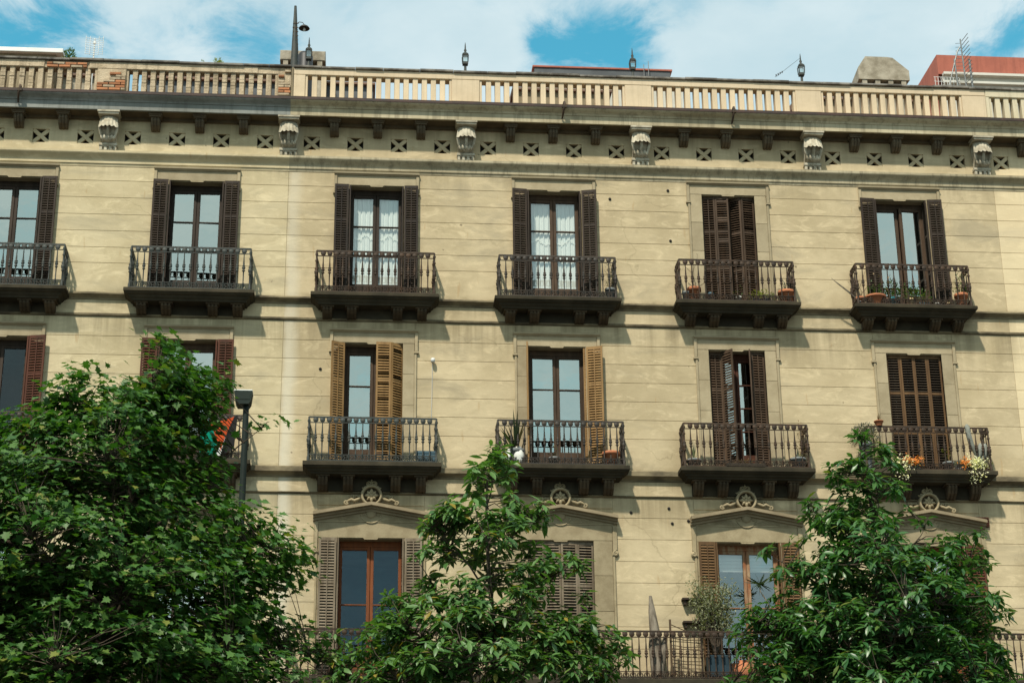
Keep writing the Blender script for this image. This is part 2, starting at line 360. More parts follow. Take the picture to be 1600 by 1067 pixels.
# ------------------------------------------------------------------ ground
def sheet(name, x0, x1, y0, y1, z, mat):
    m = MB(); m.add([(x0, y0, z), (x1, y0, z), (x1, y1, z), (x0, y1, z)], [(0, 1, 2, 3)]); return struct(m.build(name, mat))
sheet('ground', -900, 900, -900, 900, -.13, 'paving')
sheet('road', -900, 900, -33, -14, -.126, 'asphalt')
m = MB(); m.box(-80, 100, -13.7, -.02, -.125, 0); struct(m.build('pavement', 'paving'))
m = MB(); m.box(-80, 100, -14, -13.7, -.125, .004); struct(m.build('kerb', 'kerbstone'))
m = MB(); m.box(-80, 100, -48, -33.3, -.125, 0); struct(m.build('pavement', 'paving'))
for i in range(-12, 22):
    m = MB(); x = i*4.; m.box(x, x+1.8, -23.6, -23.45, -.1255, -.1215)
    struct(m.build('lane_marking', 'white_render'))

# ------------------------------------------------------------------ the three facades
CB = thing('apartment_building', (12.15, 0, 0), 'main beige stucco apartment house with iron balconies and an intact painted balustrade', 'building', 'apartment houses in the terrace')
LB = thing('apartment_building', (0, 0, 0), 'apartment house with a grey cornice and a crumbling balustrade showing bare bricks', 'building', 'apartment houses in the terrace')
RB = thing('apartment_building', (22, 0, 0), 'paler yellow plastered apartment house cut off beside the main one', 'building', 'apartment houses in the terrace')
SEAM0, SEAM1, XL, XR = 4.03, 20.27, -10.05, 28.2
HOUSES = [(LB, XL, SEAM0, 'plaster_left', 'cornice_grey'), (CB, SEAM0, SEAM1, 'plaster_centre', 'cornice_beige'), (RB, SEAM1, XR, 'plaster_right', 'cornice_beige')]
FLOORS = {4: (17.25, 20.05, .61, 16.78, 20.36), 3: (13.42, 16.27, .63, 12.86, 16.78), 2: (8.87, 11.90, .70, 8.6, 12.86)}   # sill, head, half width, band bottom, band top
SUR = {4: .90, 3: .90, 2: 1.12}
def house_of(x): return LB if x < SEAM0 else (CB if x < SEAM1 else RB)
centers = [4*k+2 if k < 5 else 4*k+3 for k in range(-3, 7)]

for hs, xa, xb, wm, cm in HOUSES:
    # structural wall (with real openings) behind the plaster courses
    m = MB()
    cs = [c for c in centers if xa < c < xb]
    for fl, (z0, z1, hw, b0, b1) in FLOORS.items():
        x = xa
        for c in cs:
            m.box(x, c-hw, 0, .5, b0, b1); m.box(c-hw, c+hw, 0, .5, z1, b1)
            if z0-b0 > .01: m.box(c-hw, c+hw, 0, .5, b0, z0)
            x = c+hw
        m.box(x, xb, 0, .5, b0, b1)
    m.box(xa, xb, 0, .5, 20.36, 20.70)
    # ground floor and mezzanine, below the frame
    m.box(xa, xb, 0, .5, 4.6, 8.6); x = xa
    for c in cs: m.box(x, c-1.2, 0, .5, 0, 4.6); x = c+1.2
    m.box(x, xb, 0, .5, 0, 4.6)
    m.box(xa, xb, 11.5, 12, 0, 22.0); m.box(xa, xa+.02, .5, 11.5, 0, 22); m.box(xb-.02, xb, .5, 11.5, 0, 22)
    wall = m.build('wall', wm, hs)
    m = MB(); m.box(xa+.02, xb-.02, .5, 11.5, 21.9, 22.05); m.build('roof', 'roofing', hs)
    # scored plaster courses, each a shallow slab with open joints
    GR = {4: [17.30, 18.02, 18.395, 18.79, 19.185, 19.595, 20.005, 20.352], 3: [13.43, 14.17, 14.60, 15.025, 15.455, 15.885, 16.315, 16.765], 2: [8.9, 9.6, 10.066, 10.532, 11.0, 11.46, 11.937, 12.405, 12.85]}
    for fl, gz in GR.items():
        sw = SUR[fl]
        edges = [xa]+[e for c in cs for e in (c-sw, c+sw)]+[xb]
        top = {4: 20.335, 3: 16.555, 2: 12.56}[fl]
        for i in range(0, len(edges), 2):
            x0, x1 = edges[i], edges[i+1]
            if x1 < -4 or x0 > 24: continue
            for a, b in zip(gz, gz[1:]):
                q = MB(); q.bbox(x0+(.004 if i else 0), x1-.004, -.013, -.0005, a+.003, b-.003, .006)
                q.build('plaster_course', wm, wall)
        for c in cs:     # strip above the window heads
            if not -4 < c < 24 or gz[-1]-top < .03: continue
            q = MB(); q.bbox(c-sw, c+sw, -.016, -.0005, top+.05, gz[-1]-.006, .006); q.build('plaster_course', wm, wall)
    # band between the two string courses
    for z0, z1 in ((16.835, 17.15), (12.895, 13.21)):
        q = MB(); q.bbox(xa, xb, -.014, -.0005, z0, z1, .004); q.build('plaster_band', wm, wall)
    for z0, z1, pr in ((17.15, 17.30, .13), (13.21, 13.43, .14)):
        q = MB(); q.prof([(0, z0), (-.03, z0), (-.035, z0+.03), (-.07, z0+.06), (-pr, z0+.10), (-pr, z1-.02), (-pr+.02, z1), (0, z1+.01)], xa, xb); q.build('string_course', 'ledge_stone', hs)
    for z0, z1 in ((16.765, 16.835), (12.85, 12.895)):
        q = MB(); q.prof([(0, z0), (-.025, z0), (-.05, z0+.02), (-.055, z1-.015), (-.04, z1), (0, z1)], xa, xb); q.build('string_course', 'ledge_stone', hs)
    # architrave under the frieze
    q = MB(); q.prof([(0, 20.352), (-.02, 20.352), (-.03, 20.40), (-.05, 20.42), (-.05, 20.50), (-.06, 20.52), (-.09, 20.56), (-.15, 20.62), (-.16, 20.64), (-.16, 20.69), (-.13, 20.70), (0, 20.702)], xa, xb)
    q.build('architrave', cm if cm != 'cornice_grey' else 'plaster_left', hs)
    # frieze with crossed vent openings
    vx = [4*k+.515+.985*i for k in range(-3, 7) for i in range(4)]
    vx = [v for v in vx if xa+.2 < v < xb-.2]
    q = MB(); q.box(xa, xb, -.02, .5, 20.702, 20.91); q.box(xa, xb, -.02, .5, 21.24, 21.52)
    x = xa
    for v in vx: q.box(x, v-.18, -.02, .5, 20.91, 21.24); x = v+.18
    q.box(x, xb, -.02, .5, 20.91, 21.24); fr = q.build('frieze', wm, hs)
    for v in vx:
        if not -4 < v < 24: continue
        q = MB(); q.box(v-.18, v+.18, .10, .12, 20.91, 21.24); vb = q.build('vent', 'vent_black', hs)
        q = MB()
        for sg in (1, -1):
            a = math.atan2(.33, .36); L = math.hypot(.33, .36)/2-.015
            M = Matrix.Translation((v, 0, 21.075)) @ Matrix.Rotation(-a*sg, 4, 'Y')
            q.box(-L, L, -.005+.004*sg, .05+.004*sg, -.042, .042, M)
        q.build('vent_cross', wm, vb)
    # cornice
    cy = [(-.45-.125*(.5-.5*math.cos(math.pi*i/8)), 21.765+.125*i/8) for i in range(9)]
    q = MB(); q.prof([(.4, 21.62), (-.36, 21.62), (-.37, 21.565), (-.425, 21.56), (-.43, 21.565), (-.43, 21.75), (-.45, 21.755)]+cy+[(-.50, 21.95), (.4, 22.05)], xa, xb)
    q.build('cornice', cm, hs)
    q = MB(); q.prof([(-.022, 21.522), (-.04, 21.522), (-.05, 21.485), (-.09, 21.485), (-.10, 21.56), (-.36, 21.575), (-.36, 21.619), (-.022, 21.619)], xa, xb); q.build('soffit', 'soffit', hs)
    q = MB(); q.prof([(-.590, 21.888), (-.594, 21.955), (-.56, 21.965), (-.50, 21.955), (-.50, 21.952), (-.56, 21.925), (-.56, 21.888)], xa, xb); q.build('gutter_edge', 'gutter', hs)

# consoles, modillions (one mesh each, shared)
def console_mesh():
    m = MB()
    m.box(-.245, .245, -.53, -.02, 21.45, 21.485); m.box(-.225, .225, -.50, -.02, 21.41, 21.45)
    pr = [(-.30, 21.39), (-.335, 21.30), (-.345, 21.20), (-.31, 21.08), (-.22, 20.97), (-.14, 20.89), (-.10, 20.86)]
    m.prof(pr+[(-.02, 20.86), (-.02, 21.39)], -.175, .175)
    # acanthus leaf: lobed shell flaring outwards at its lower rim
    def shell(y, z, w_, h, lobes, flare, ztip):
        N, K = 24, 7; vs = []
        for j in range(K):
            t = j/(K-1)
            for i in range(N+1):
                s_ = -1+2*i/N; lob = abs(math.cos(s_*lobes*math.pi/2)); curl = t**3
                ww = w_*(1-.10*math.sin(t*math.pi)+.14*curl)
                yy = y-.10*math.sin(t*1.9)-.035*lob*(.3+t)-flare*curl*(.5+.5*lob)+.13*abs(s_)**2.5
                vs.append((ww*s_, yy, z-h*t*(.80+.20*lob if j == K-1 else .92)+.05*curl*0))
        m.add(vs, [(j*(N+1)+i, j*(N+1)+i+1, (j+1)*(N+1)+i+1, (j+1)*(N+1)+i) for j in range(K-1) for i in range(N)], True)
    shell(-.37, 21.40, .20, .30, 5, .05, 0)
    # mid rib and side ribs with deep hollows between
    m.tube([(0, -.41, 21.25), (0, -.42, 21.12), (0, -.36, 21.02), (0, -.26, 20.94)], [.035, .036, .034, .04], 8)
    for sg in (-1, 1):
        m.tube([(sg*.17, -.33, 21.32), (sg*.19, -.37, 21.16), (sg*.17, -.31, 21.02), (sg*.13, -.24, 20.94)], [.03, .036, .034, .028], 6)
        m.lathe((sg*.16, -.06, 21.25), [(0, -.03), (.10, -.03), (.13, -.015), (.13, .015), (.10, .03), (0, .03)], 12, Matrix.Rotation(math.pi/2, 3, 'Y'))
    # bud of three leaflets at the foot
    for a in (-.9, -.45, 0, .45, .9):
        c = Vector((.13*math.sin(a*1.3), -.24-.06*math.cos(a), 20.925)); M = Matrix.Rotation(a*.7, 3, 'Y') @ Matrix.Rotation(.5, 3, 'X')
        m.lathe(c, [(.004, -.065), (.032, -.03), (.045, .01), (.035, .045), (.01, .075)], 7, M)
    m.lathe((0, -.17, 20.885), [(.02, -.03), (.10, -.015), (.15, .02), (.13, .04), (.02, .05)], 12)
    # fluted base block
    m.box(-.20, .20, -.21, -.02, 20.80, 20.85); m.box(-.185, .185, -.135, -.02, 20.70, 20.80)
    for i in range(4): x = -.159+.106*i; m.box(x-.028, x+.028, -.185, -.135, 20.70, 20.80)
    m.box(-.185, .185, -.186, -.136, 20.775, 20.80)
    me = m.mesh('console', 'console_stone'); return me
CM = console_mesh()
def modillion_mesh():
    m = MB(); m.box(-.15, .15, -.40, -.02, 21.455, 21.50); m.box(-.13, .13, -.37, -.02, 21.42, 21.455)
    m.prof([(-.30, 21.42), (-.31, 21.34), (-.24, 21.25), (-.12, 21.19), (-.02, 21.18), (-.02, 21.42)], -.10, .10)
    for x in (-.066, 0, .066): m.prof([(-.33, 21.42), (-.335, 21.34), (-.265, 21.24), (-.14, 21.175), (-.02, 21.17), (-.02, 21.42)], x-.02, x+.02)
    return m.mesh('modillion', 'modillion_stone')
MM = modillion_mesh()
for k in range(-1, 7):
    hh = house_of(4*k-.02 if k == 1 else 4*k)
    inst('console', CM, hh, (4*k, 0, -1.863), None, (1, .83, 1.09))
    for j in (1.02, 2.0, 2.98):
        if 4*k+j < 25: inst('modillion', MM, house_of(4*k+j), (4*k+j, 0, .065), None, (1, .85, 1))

# parapet balustrades
def balustrade(hs, x0, x1, sections, mat, ztop, old=False, endpost=True):
    p = MB(); xs = [x0]+[e for s_ in sections for e in s_]+[x1]
    p.box(x0, x1, -.13, .13, 22.0, 22.2)
    rnd = random.Random(3)
    if not old: p.bbox(x0, x1, -.13, .13, ztop, 22.93, .012)
    else:
        # rail in lengths, with the render lost in places so the bricks show
        pass
    for i in range(0, len(xs), 2):
        if xs[i+1]-xs[i] > .02: p.bbox(xs[i], xs[i+1], -.13+.002, .13-.002, 22.2, ztop, .012)
    if old:
        p.bbox(x0, -1.55, -.13, .13, ztop, 22.93, .01); p.bbox(-.55, 3.25, -.13, .13, ztop, 22.93, .01); p.bbox(-1.55, -.55, -.10, .13, ztop, 22.93, .004); p.bbox(3.25, x1, -.115, .13, ztop, 22.93, .01)
    par = p.build('parapet', mat, hs)
    q = MB(); x = x0; j = 0
    while x < x1-.01:      # coping slabs, slightly uneven
        L = min(rnd.uniform(.55, .9), x1-x); z = 22.935+rnd.uniform(-.008, .01)
        c = MB(); c.bbox(x+.003, x+L-.003, -.165-rnd.uniform(0, .02), .16, z, z+.045+rnd.uniform(0, .012), .008); c.build('coping_slab', 'coping', par); x += L
    bm = MB(); bm.bbox(-.06, .06, -.10, .10, 22.2, ztop, .008); bme = bm.mesh('parapet_baluster', mat)
    variants = [bme]
    if old:
        for v in range(3):
            bm = MB(); n = 7
            for j in range(n):
                za = 22.2+(ztop-22.2)*j/n; zb = 22.2+(ztop-22.2)*(j+1)/n; e = rnd.uniform(0, .010); e2 = rnd.uniform(0, .014)
                bm.bbox(-.06+e*.5, .06-e, -.10+e2, .10, za, zb, .006)
            variants.append(bm.mesh('parapet_baluster', mat))
    for a, b in sections:
        n = max(2, round((b-a)/.2065)); pit = (b-a)/n
        
        for e0 in (a, b-.055): h = MB(); h.bbox(e0, e0+.055, -.10, .10, 22.2, ztop-.002, .006); h.build('end_baluster', mat, par)
        for i in range(1, n):
            o = inst('parapet_baluster', rnd.choice(variants), par, (a+pit*i, 0, 0)); o.rotation_euler = (0, 0, rnd.uniform(-.02, .02) if not old else rnd.uniform(-.08, .08))
    return par
balustrade(CB, SEAM0+.03, SEAM1, [(4.33, 7.68), (8.32, 11.70), (12.32, 15.72), (16.33, 19.70)], 'parapet_paint', 22.765)
PL = balustrade(LB, XL, SEAM0-.02, [(-7.7, -4.3), (-3.72, -.36), (.29, 3.70)], 'parapet_old', 22.76, True)
balustrade(RB, SEAM1+.004, XR, [(20.36, 23.7), (24.3, 27.7)], 'parapet_cream', 22.745)
# bare bricks where the render has fallen off (left house)
bk = MB(); bk.bbox(-.13, .13, -.05, .05, -.027, .027, .006); BRICK = bk.mesh('brick', 'brick')
bk = MB(); bk.bbox(-.13, .13, -.05, .05, -.027, .027, .006); BRICKP = bk.mesh('brick', 'mortar')
rb = random.Random(11)
def bricks(x0, x1, z0, z1, keep, y=-.118):
    z = z0+.03; r_ = 0
    while z < z1-.02:
        x = x0+.13-(.13 if r_ % 2 else 0)
        while x < x1+.06:
            xa_, xb_ = max(x-.13, x0), min(x+.13, x1)
            if xb_-xa_ > .05 and keep((xa_+xb_)/2, z):
                inst('brick', BRICK if rb.random() < .62 else BRICKP, PL, ((xa_+xb_)/2, y-rb.uniform(0, .012), z), (rb.uniform(-.03, .03), rb.uniform(-.03, .03), 0), ((xb_-xa_)/.26*.96, 1, 1))
            x += .27
        z += .066; r_ += 1
bricks(-.35, .28, 22.2, 22.72, lambda x, z: z < 22.5+.14*math.sin(x*7+1))
bricks(-1.5, -.6, 22.765, 22.925, lambda x, z: abs(z-22.83) < .05 or rb.random() < .5, -.085)
bricks(3.72, 4.0, 22.2, 22.9, lambda x, z: z < 22.5 or rb.random() < .45)
bricks(-3.0, -2.6, 22.74, 22.9, lambda x, z: rb.random() < .6, -.11)
# party-line upright and cornice hooks
m = MB(); m.box(SEAM0-.018, SEAM0+.026, -.15, .13, 22.0, 22.93); m.build('party_strip', 'stone_trim', CB)
for hx, hs in ((10.22, CB), (14.13, CB), (-1.95, LB)):
    m = MB(); m.tube([(hx, -.46, 22.02), (hx, -.60, 22.01), (hx, -.635, 21.93), (hx-.02, -.615, 21.82), (hx-.03, -.54, 21.72), (hx-.04, -.46, 21.66)], [.025, .028, .03, .028, .024, .02], 6)
    m.box(hx-.05, hx+.05, -.65, -.596, 21.86, 21.93); m.build('gutter_hook', 'iron_rust', hs)

# ------------------------------------------------------------------ windows, shutters, rooms
def leaf_meshes(wd, ht, nsl, mat, rod, sa=52):
    fr = MB(); st = .042; t = .032
    for x0, x1 in ((0, st), (wd-st, wd)): fr.bbox(x0, x1, -t/2, t/2, 0, ht, .004)
    rails = [(0, .09), (ht*.345, ht*.345+.06), (ht*.675, ht*.675+.06), (ht-.07, ht)]
    for a, b in rails: fr.box(st, wd-st, -t/2+.002, t/2-.002, a, b)
    if rod:
        yr0, yr1 = (-t/2-.012, -t/2+.006) if sa > 0 else (t/2-.006, t/2+.012)
        fr.box(wd/2-.009, wd/2+.009, yr0, yr1, .09, ht-.07)
    sl = MB(); c_, s_ = math.cos(R(40)), math.sin(R(40))
    L, hgt = .068, .007
    M = Matrix.Rotation(R(sa), 4, 'X')     # outer (low y) edge lower, shedding rain
    sl.box(st, wd-st, -L/2, L/2, -hgt/2, hgt/2, M)
    zs = []
    for (a0, a1), (b0, b1) in zip(rails, rails[1:]):
        n = max(3, round((b0-a1)/(ht/nsl))); zs += [a1+(b0-a1)*(i+.5)/n for i in range(n)]
    return fr, sl, zs
LEAFCACHE = {}; NSLAT = {}
def leaf(hs, fl, wd, ht, mat, hinge, ang, individual=False, rod=True, nsl=48, label=None, smat=None, sa=52):
    """one louvred leaf; hinge = (x,y,z) of its hinge edge, ang = rotation about z (0 = closed, leaf running +x)"""
    if math.cos(ang) < -.2: sa = -sa     # leaf turned about: keep its slats shedding outwards
    key = (round(wd, 3), round(ht, 3), mat, rod, nsl, smat, sa)
    if key not in LEAFCACHE:
        fr, sl, zs = leaf_meshes(wd, ht, nsl, mat, rod, sa)
        al = MB()
        for z in zs: al.add([(x, y, zz+z) for x, y, zz in sl.v], sl.f)
        LEAFCACHE[key] = (fr.mesh('shutter', mat), sl.mesh('slat', smat or mat), al.mesh('slats', smat or mat), zs)
    fm, sm_, am, zs = LEAFCACHE[key]
    o = inst('shutter', fm, hs, hinge, (0, 0, ang))
    if label: o['label'] = label
    if individual:
        for z in zs:
            s_ = bpy.data.objects.new('slat', sm_); COL.objects.link(s_); s_.parent = o
            s_.location = (0, 0, z); s_.rotation_euler = (random.uniform(-.06, .10) if random.random() < .93 else .5, random.uniform(-.012, .012), 0)
    else:
        s_ = bpy.data.objects.new('slats', am); COL.objects.link(s_); s_.parent = o; s_['kind'] = 'stuff'
    return o

def window(c, fl, frame='wood_dark', gl='glass', rows=3, ajar=0, panel=True, room=True):
    z0, z1, hw, _, _ = FLOORS[fl]; hs = house_of(c)
    fy = .21; fo = .05
    m = MB()
    m.bbox(c-hw, c-hw+fo, fy, fy+.07, z0, z1, .004); m.bbox(c+hw-fo, c+hw, fy, fy+.07, z0, z1, .004); m.bbox(c-hw+fo, c+hw-fo, fy, fy+.07, z1-.13, z1, .004); m.box(c-hw+fo, c+hw-fo, fy, fy+.07, z0, z0+.03)
    win = m.build('window', frame, hs)
    m = MB()    # tall room behind the opening
    x0, x1, za, zb, ya, yb = c-1.9, c+1.9, z0-.02, z1+.22, .502, 3.4
    if room:
        vs = [(x, y, z) for x in (x0, x1) for y in (ya, yb) for z in (za, zb)]
        m.add(vs, [(0, 1, 3, 2), (4, 6, 7, 5), (2, 3, 7, 6), (0, 2, 6, 4), (1, 5, 7, 3)]); m.build('room', 'room', hs)
    iw = hw-fo; st = .062; gt = z1-.13-.07; gb = z0+(.50 if panel else .14)
    for sg in (-1, 1):
        cm = MB(); xm = 0; W_ = iw-.004
        # local: hinge at 0, leaf runs to +W_ (mirrored for right)
        def bx(a, b, za, zb, dy=0): cm.bbox(min(a, b), max(a, b), -.028+dy, .028, za-z0, zb-z0, .005)
        bx(0, st, z0+.03, z1-.132); bx(W_-st-.006, W_, z0+.03, z1-.132, -.004)
        bx(st, W_-st-.006, gt, z1-.132); bx(st, W_-st-.006, z0+.03, gb)
        if panel: cm.bbox(st+.05, W_-st-.05, -.038, -.028, z0+.10-z0, gb-.07-z0, .008)
        for i in range(1, rows):
            zb = gb+(gt-gb)*i/rows; bx(st, W_-st-.006, zb-.013, zb+.013)
        me = cm
        if sg == 1: me.v = [(-x, y, z) for x, y, z in me.v]
        o = inst('casement', me.mesh('casement', frame), win, (c+sg*iw*-1 if sg == -1 else c+iw, fy+.035, z0))
        hx = c-iw if sg == -1 else c+iw
        q = ROOTLOC[hs.name]; o.location = (hx-q[0], fy+.035-q[1], z0-q[2]); o.rotation_euler = (0, 0, (ajar if sg == 1 else 0))
        for i in range(rows):
            za_, zb_ = gb+(gt-gb)*i/rows+(.013 if i else 0), gb+(gt-gb)*(i+1)/rows-(.013 if i < rows-1 else 0)
            p = MB(); a, b = (st, W_-st-.006); tl = random.uniform(-.005, .005); tz = random.uniform(-.006, .006)
            p.add([(a, .004+tl, za_-z0), (b, .004-tl, za_-z0), (b, .004-tl+tz, zb_-z0), (a, .004+tl+tz, zb_-z0)], [(0, 1, 2, 3)])
            if sg == 1: p.v = [(-x, y, z) for x, y, z in p.v]
            po = inst('pane', p.mesh('pane', gl), win, (0, 0, 0)); po.location = o.location; po.rotation_euler = o.rotation_euler
    return win

def surround(c, fl, mat='stone_pink'):
    z0, z1, hw, _, _ = FLOORS[fl]; hs = house_of(c); sw = SUR[fl]
    m = MB(); top = {4: 20.335, 3: 16.555, 2: 12.46}[fl]
    ear = sw+.055; lug = {4: 19.87, 3: 16.08, 2: 11.62}[fl]
    # raised moulding round the outside of the surround
    if fl != 2:
        m.prof([(-.001, top-.05), (-.05, top-.05), (-.06, top-.035), (-.095, top-.015), (-.10, top+.02), (-.001, top+.03)], c-ear, c+ear)
    else: m.box(c-ear, c+ear, -.05, -.001, z1+.34, z1+.36)
    for sg in (-1, 1):
        a, b = sorted((c+sg*(sw-.015), c+sg*ear)); m.bbox(a, b, -.062, -.001, lug, top-.052 if fl != 2 else 12.23, .008)
        a, b = sorted((c+sg*(sw-.03), c+sg*(ear+.02))); m.bbox(a, b, -.072, -.001, lug-.045, lug-.002, .008)
        a, b = sorted((c+sg*(sw-.02), c+sg*(sw+.03))); m.bbox(a, b, -.052, -.001, z0, lug-.047, .008)
    sur = m.build('window_surround', mat, hs)
    ys = -.036; n = 4; zz = [z0+(z1-z0)*i/n for i in range(n+1)]
    for sg in (-1, 1):
        for a, b in zip(zz, zz[1:]):
            x0, x1 = sorted((c+sg*hw, c+sg*(sw-.021))); q = MB(); q.bbox(x0, x1, ys+random.uniform(0, .004), .21, a+.002, b-.002, .006); q.build('jamb_stone', mat, sur)
    q = MB(); zt = top-.052 if fl != 2 else z1+.338
    q.bbox(c-sw+.016, c+sw-.016, ys-.001, -.0006, z1+.001, zt, .006); q.box(c-hw+.0005, c+hw-.0005, .0004, .21, z1-.012, z1-.001); q.build('lintel', mat, sur)
    q = MB(); q.poly([(c-.16, z1+.001), (c-.13, z1-.03), (c+.13, z1-.03), (c+.16, z1+.001)], ys-.004, .02); q.build('keystone', mat, sur)
    return sur

for c in centers:
    if not -3 < c < 24: continue
    for fl in (4, 3, 2): surround(c, fl, 'stone_pink' if fl != 2 else 'relief')
for c in centers:
    if -3 < c < 24: continue
    for fl in (4, 3, 2):
        z0, z1, hw, _, _ = FLOORS[fl]; m = MB(); m.box(c-hw, c+hw, .2, .25, z0, z1); m.build('window_panel', 'wood_dark', house_of(c))
for c in centers:
    m = MB(); m.box(c-1.2, c+1.2, .2, .26, 0, 4.6); m.build('shop_door', 'wood_dark', house_of(c))

W4, W3, W2 = .31, .315, .35
def open_pair(c, fl, mat, wd, da=.04, db=.04, dark_in=True, label=None, right=True, left=True, sp=.0):
    """both bi-fold leaves thrown back against the wall, inner leaf folded along the reveal"""
    z0, z1, hw, _, _ = FLOORS[fl]; hs = house_of(c); ht = z1-z0-.03
    if left:
        leaf(hs, fl, wd, ht, mat, (c-hw-.012, -.10, z0+.015), math.pi+da, label=label)
        leaf(hs, fl, .22, ht, mat, (c-hw+.022, -.075, z0+.015), math.pi/2-.04, rod=False)
    if right:
        leaf(hs, fl, wd, ht, mat, (c+hw+.012, -.10, z0+.015), -db, label=label)
        leaf(hs, fl, .22, ht, mat, (c+hw-.022, -.075, z0+.015), math.pi/2+.04, rod=False)
def closed_set(c, fl, mat, wd, angs, indiv=(), y=.06, rodset=(), label=None, smat=None, sa=52):
    """four leaves across the opening, each with a small swing so they stand ajar like folding screens"""
    z0, z1, hw, _, _ = FLOORS[fl]; hs = house_of(c); ht = z1-z0-.04
    # left pair hinged at left jamb
    for side in (-1, 1):
        x, yy = c+side*(hw-.006), y
        for j in range(2):
            a = angs[side][j]
            if side == -1:
                leaf(hs, fl, wd, ht, mat, (x, yy, z0+.02), a, (side, j) in indiv, (side, j) in rodset, label=label, smat=smat, sa=sa); x += wd*math.cos(a)+.003; yy += wd*math.sin(a)
            else:
                leaf(hs, fl, wd, ht, mat, (x, yy, z0+.02), math.pi+a, (side, j) in indiv, (side, j) in rodset, label=label, smat=smat, sa=sa); x += wd*math.cos(math.pi+a)-.003; yy += wd*math.sin(math.pi+a)

# top storey
window(-2, 4); open_pair(-2, 4, 'wood_dark', .33)
window(2, 4); open_pair(2, 4, 'wood_dark', .33)
window(6, 4, 'wood_dark', 'glass_clear'); open_pair(6, 4, 'wood_black', .31, .03, .05)
window(10, 4, 'wood_brown', 'glass_clear'); open_pair(10, 4, 'wood_dark', .33, .12, .22)
window(14, 4, 'wood_dark'); closed_set(14, 4, 'wood_brown', .305, {-1: (-.12, -.12), 1: (.15, -.55)}, {(-1, 1), (1, 0)}, .08, {(-1, 0)}, sa=42)
window(18, 4, 'wood_brown', 'glass', 1, .16); open_pair(18, 4, 'wood_dark', .33, .06, .10)
window(23, 4); open_pair(23, 4, 'wood_dark', .33)
# third storey
window(-2, 3, 'wood_dark', 'glass_open', 1, 0); open_pair(-2, 3, 'wood_redbrown', .36, .05, .18)
window(2, 3, 'wood_brown', 'glass', 1); open_pair(2, 3, 'wood_redbrown', .34)
window(6, 3, 'wood_brown', 'glass', 3)
hs = CB; z0, z1, hw, _, _ = FLOORS[3]; ht = z1-z0-.03
leaf(hs, 3, .315, ht, 'wood_ochre', (6-hw-.005, -.03, z0+.015), math.pi+.47, label='ochre louvred leaf swung half open')
leaf(hs, 3, .315, ht, 'wood_ochre', (6+hw-.006, .06, z0+.015), math.pi+.66, True, False)
leaf(hs, 3, .325, ht, 'wood_ochre', (6+hw-.006-.252, -.135, z0+.015), math.pi+.02, True, False)
window(10, 3, 'wood_brown', 'glass', 3)
leaf(hs, 3, .315, ht, 'wood_ochre', (10-hw-.01, -.05, z0+.015), math.pi*1.5-.15, label='ochre louvred leaf seen edge on')
leaf(hs, 3, .06, ht, 'wood_ochre', (10+hw-.05, .0, z0+.015), -.1, rod=False)
leaf(hs, 3, .36, ht, 'wood_ochre', (10+hw+.01, -.07, z0+.015), -.30, label='ochre louvred leaf thrown back against the wall')
window(14, 3, 'wood_redbrown', 'glass', 4)
leaf(hs, 3, .30, ht, 'wood_brown', (14-hw+.006, .10, z0+.015), .05)
leaf(hs, 3, .33, ht, 'wood_brown', (14-hw+.30, .10, z0+.015), -.92, True, False)
leaf(hs, 3, .30, ht, 'wood_brown', (14+hw-.006, .07, z0+.015), math.pi+.1)
leaf(hs, 3, .22, ht, 'wood_brown', (14+hw-.31, .05, z0+.015), math.pi*1.5-.30)
window(18, 3, 'wood_dark', 'glass_dim', 3); closed_set(18, 3, 'wood_tan', .313, {-1: (-.02, -.04), 1: (.03, .02)}, (), .07, (), smat='wood_slat', sa=38)
window(23, 3); open_pair(23, 3, 'wood_dark', .33)
# second storey
window(-2, 2); open_pair(-2, 2, 'wood_greyed', .36)
window(2, 2); open_pair(2, 2, 'wood_greyed', .36)
window(6, 2, 'wood_worn', 'glass_blue', 2); open_pair(6, 2, 'wood_greyed', .36)
window(10, 2, 'wood_dark', 'glass_dim', 2); closed_set(10, 2, 'wood_greyed', .345, {-1: (-.05, -.04), 1: (.06, .08)}, {(1, 0)}, .05, sa=42)
window(14, 2, 'wood_peel', 'glass_dim', 2); open_pair(14, 2, 'wood_tan', .36)
window(18, 2, 'wood_worn', 'glass', 2); open_pair(18, 2, 'wood_redbrown', .40)
window(23, 2); open_pair(23, 2, 'wood_dark', .36)

# curtains and blind
def curtain(c, fl, sg, label, za, zb, w0, w1, tie):
    hs = house_of(c); m = MB(); N, K = 40, 14; ph = random.uniform(0, 6); vs = []
    for j in range(K+1):
        for i in range(N+1):
            u = i/N; x = c+w0+(w1-w0)*u; y = .302+.012*math.sin(u*34+ph)+.012*math.sin(u*71+1.3*ph)+.004*math.sin(j*1.3+u*9)
            vs.append((x, y, za+(zb-za)*j/K))
    m.add(vs, [(j*(N+1)+i, j*(N+1)+i+1, (j+1)*(N+1)+i+1, (j+1)*(N+1)+i) for j in range(K) for i in range(N)], True)
    # scalloped trim hanging a third of the way down
    zt = za+(zb-za)*.62; vs = []
    for i in range(N+1):
        u = i/N; x = c+w0+(w1-w0)*u; dz = -.14*abs(math.sin(u*math.pi*1.5+tie))
        vs += [(x, .277, zt+.03+dz), (x, .277, zt+dz)]
    m.add(vs, [(2*i, 2*i+1, 2*i+3, 2*i+2) for i in range(N)], True)
    o = m.build('curtain', 'curtain_white'); tag(o, label, 'curtain', 'white net curtains behind the top storey glass'); return o
curtain(6, 4, -1, 'white net curtain in the left casement between the almost black shutters', 17.4, 19.95, -.6, -.01, .2)
curtain(6, 4, 1, 'white net curtain in the right casement between the almost black shutters', 17.4, 19.95, .01, .6, .9)
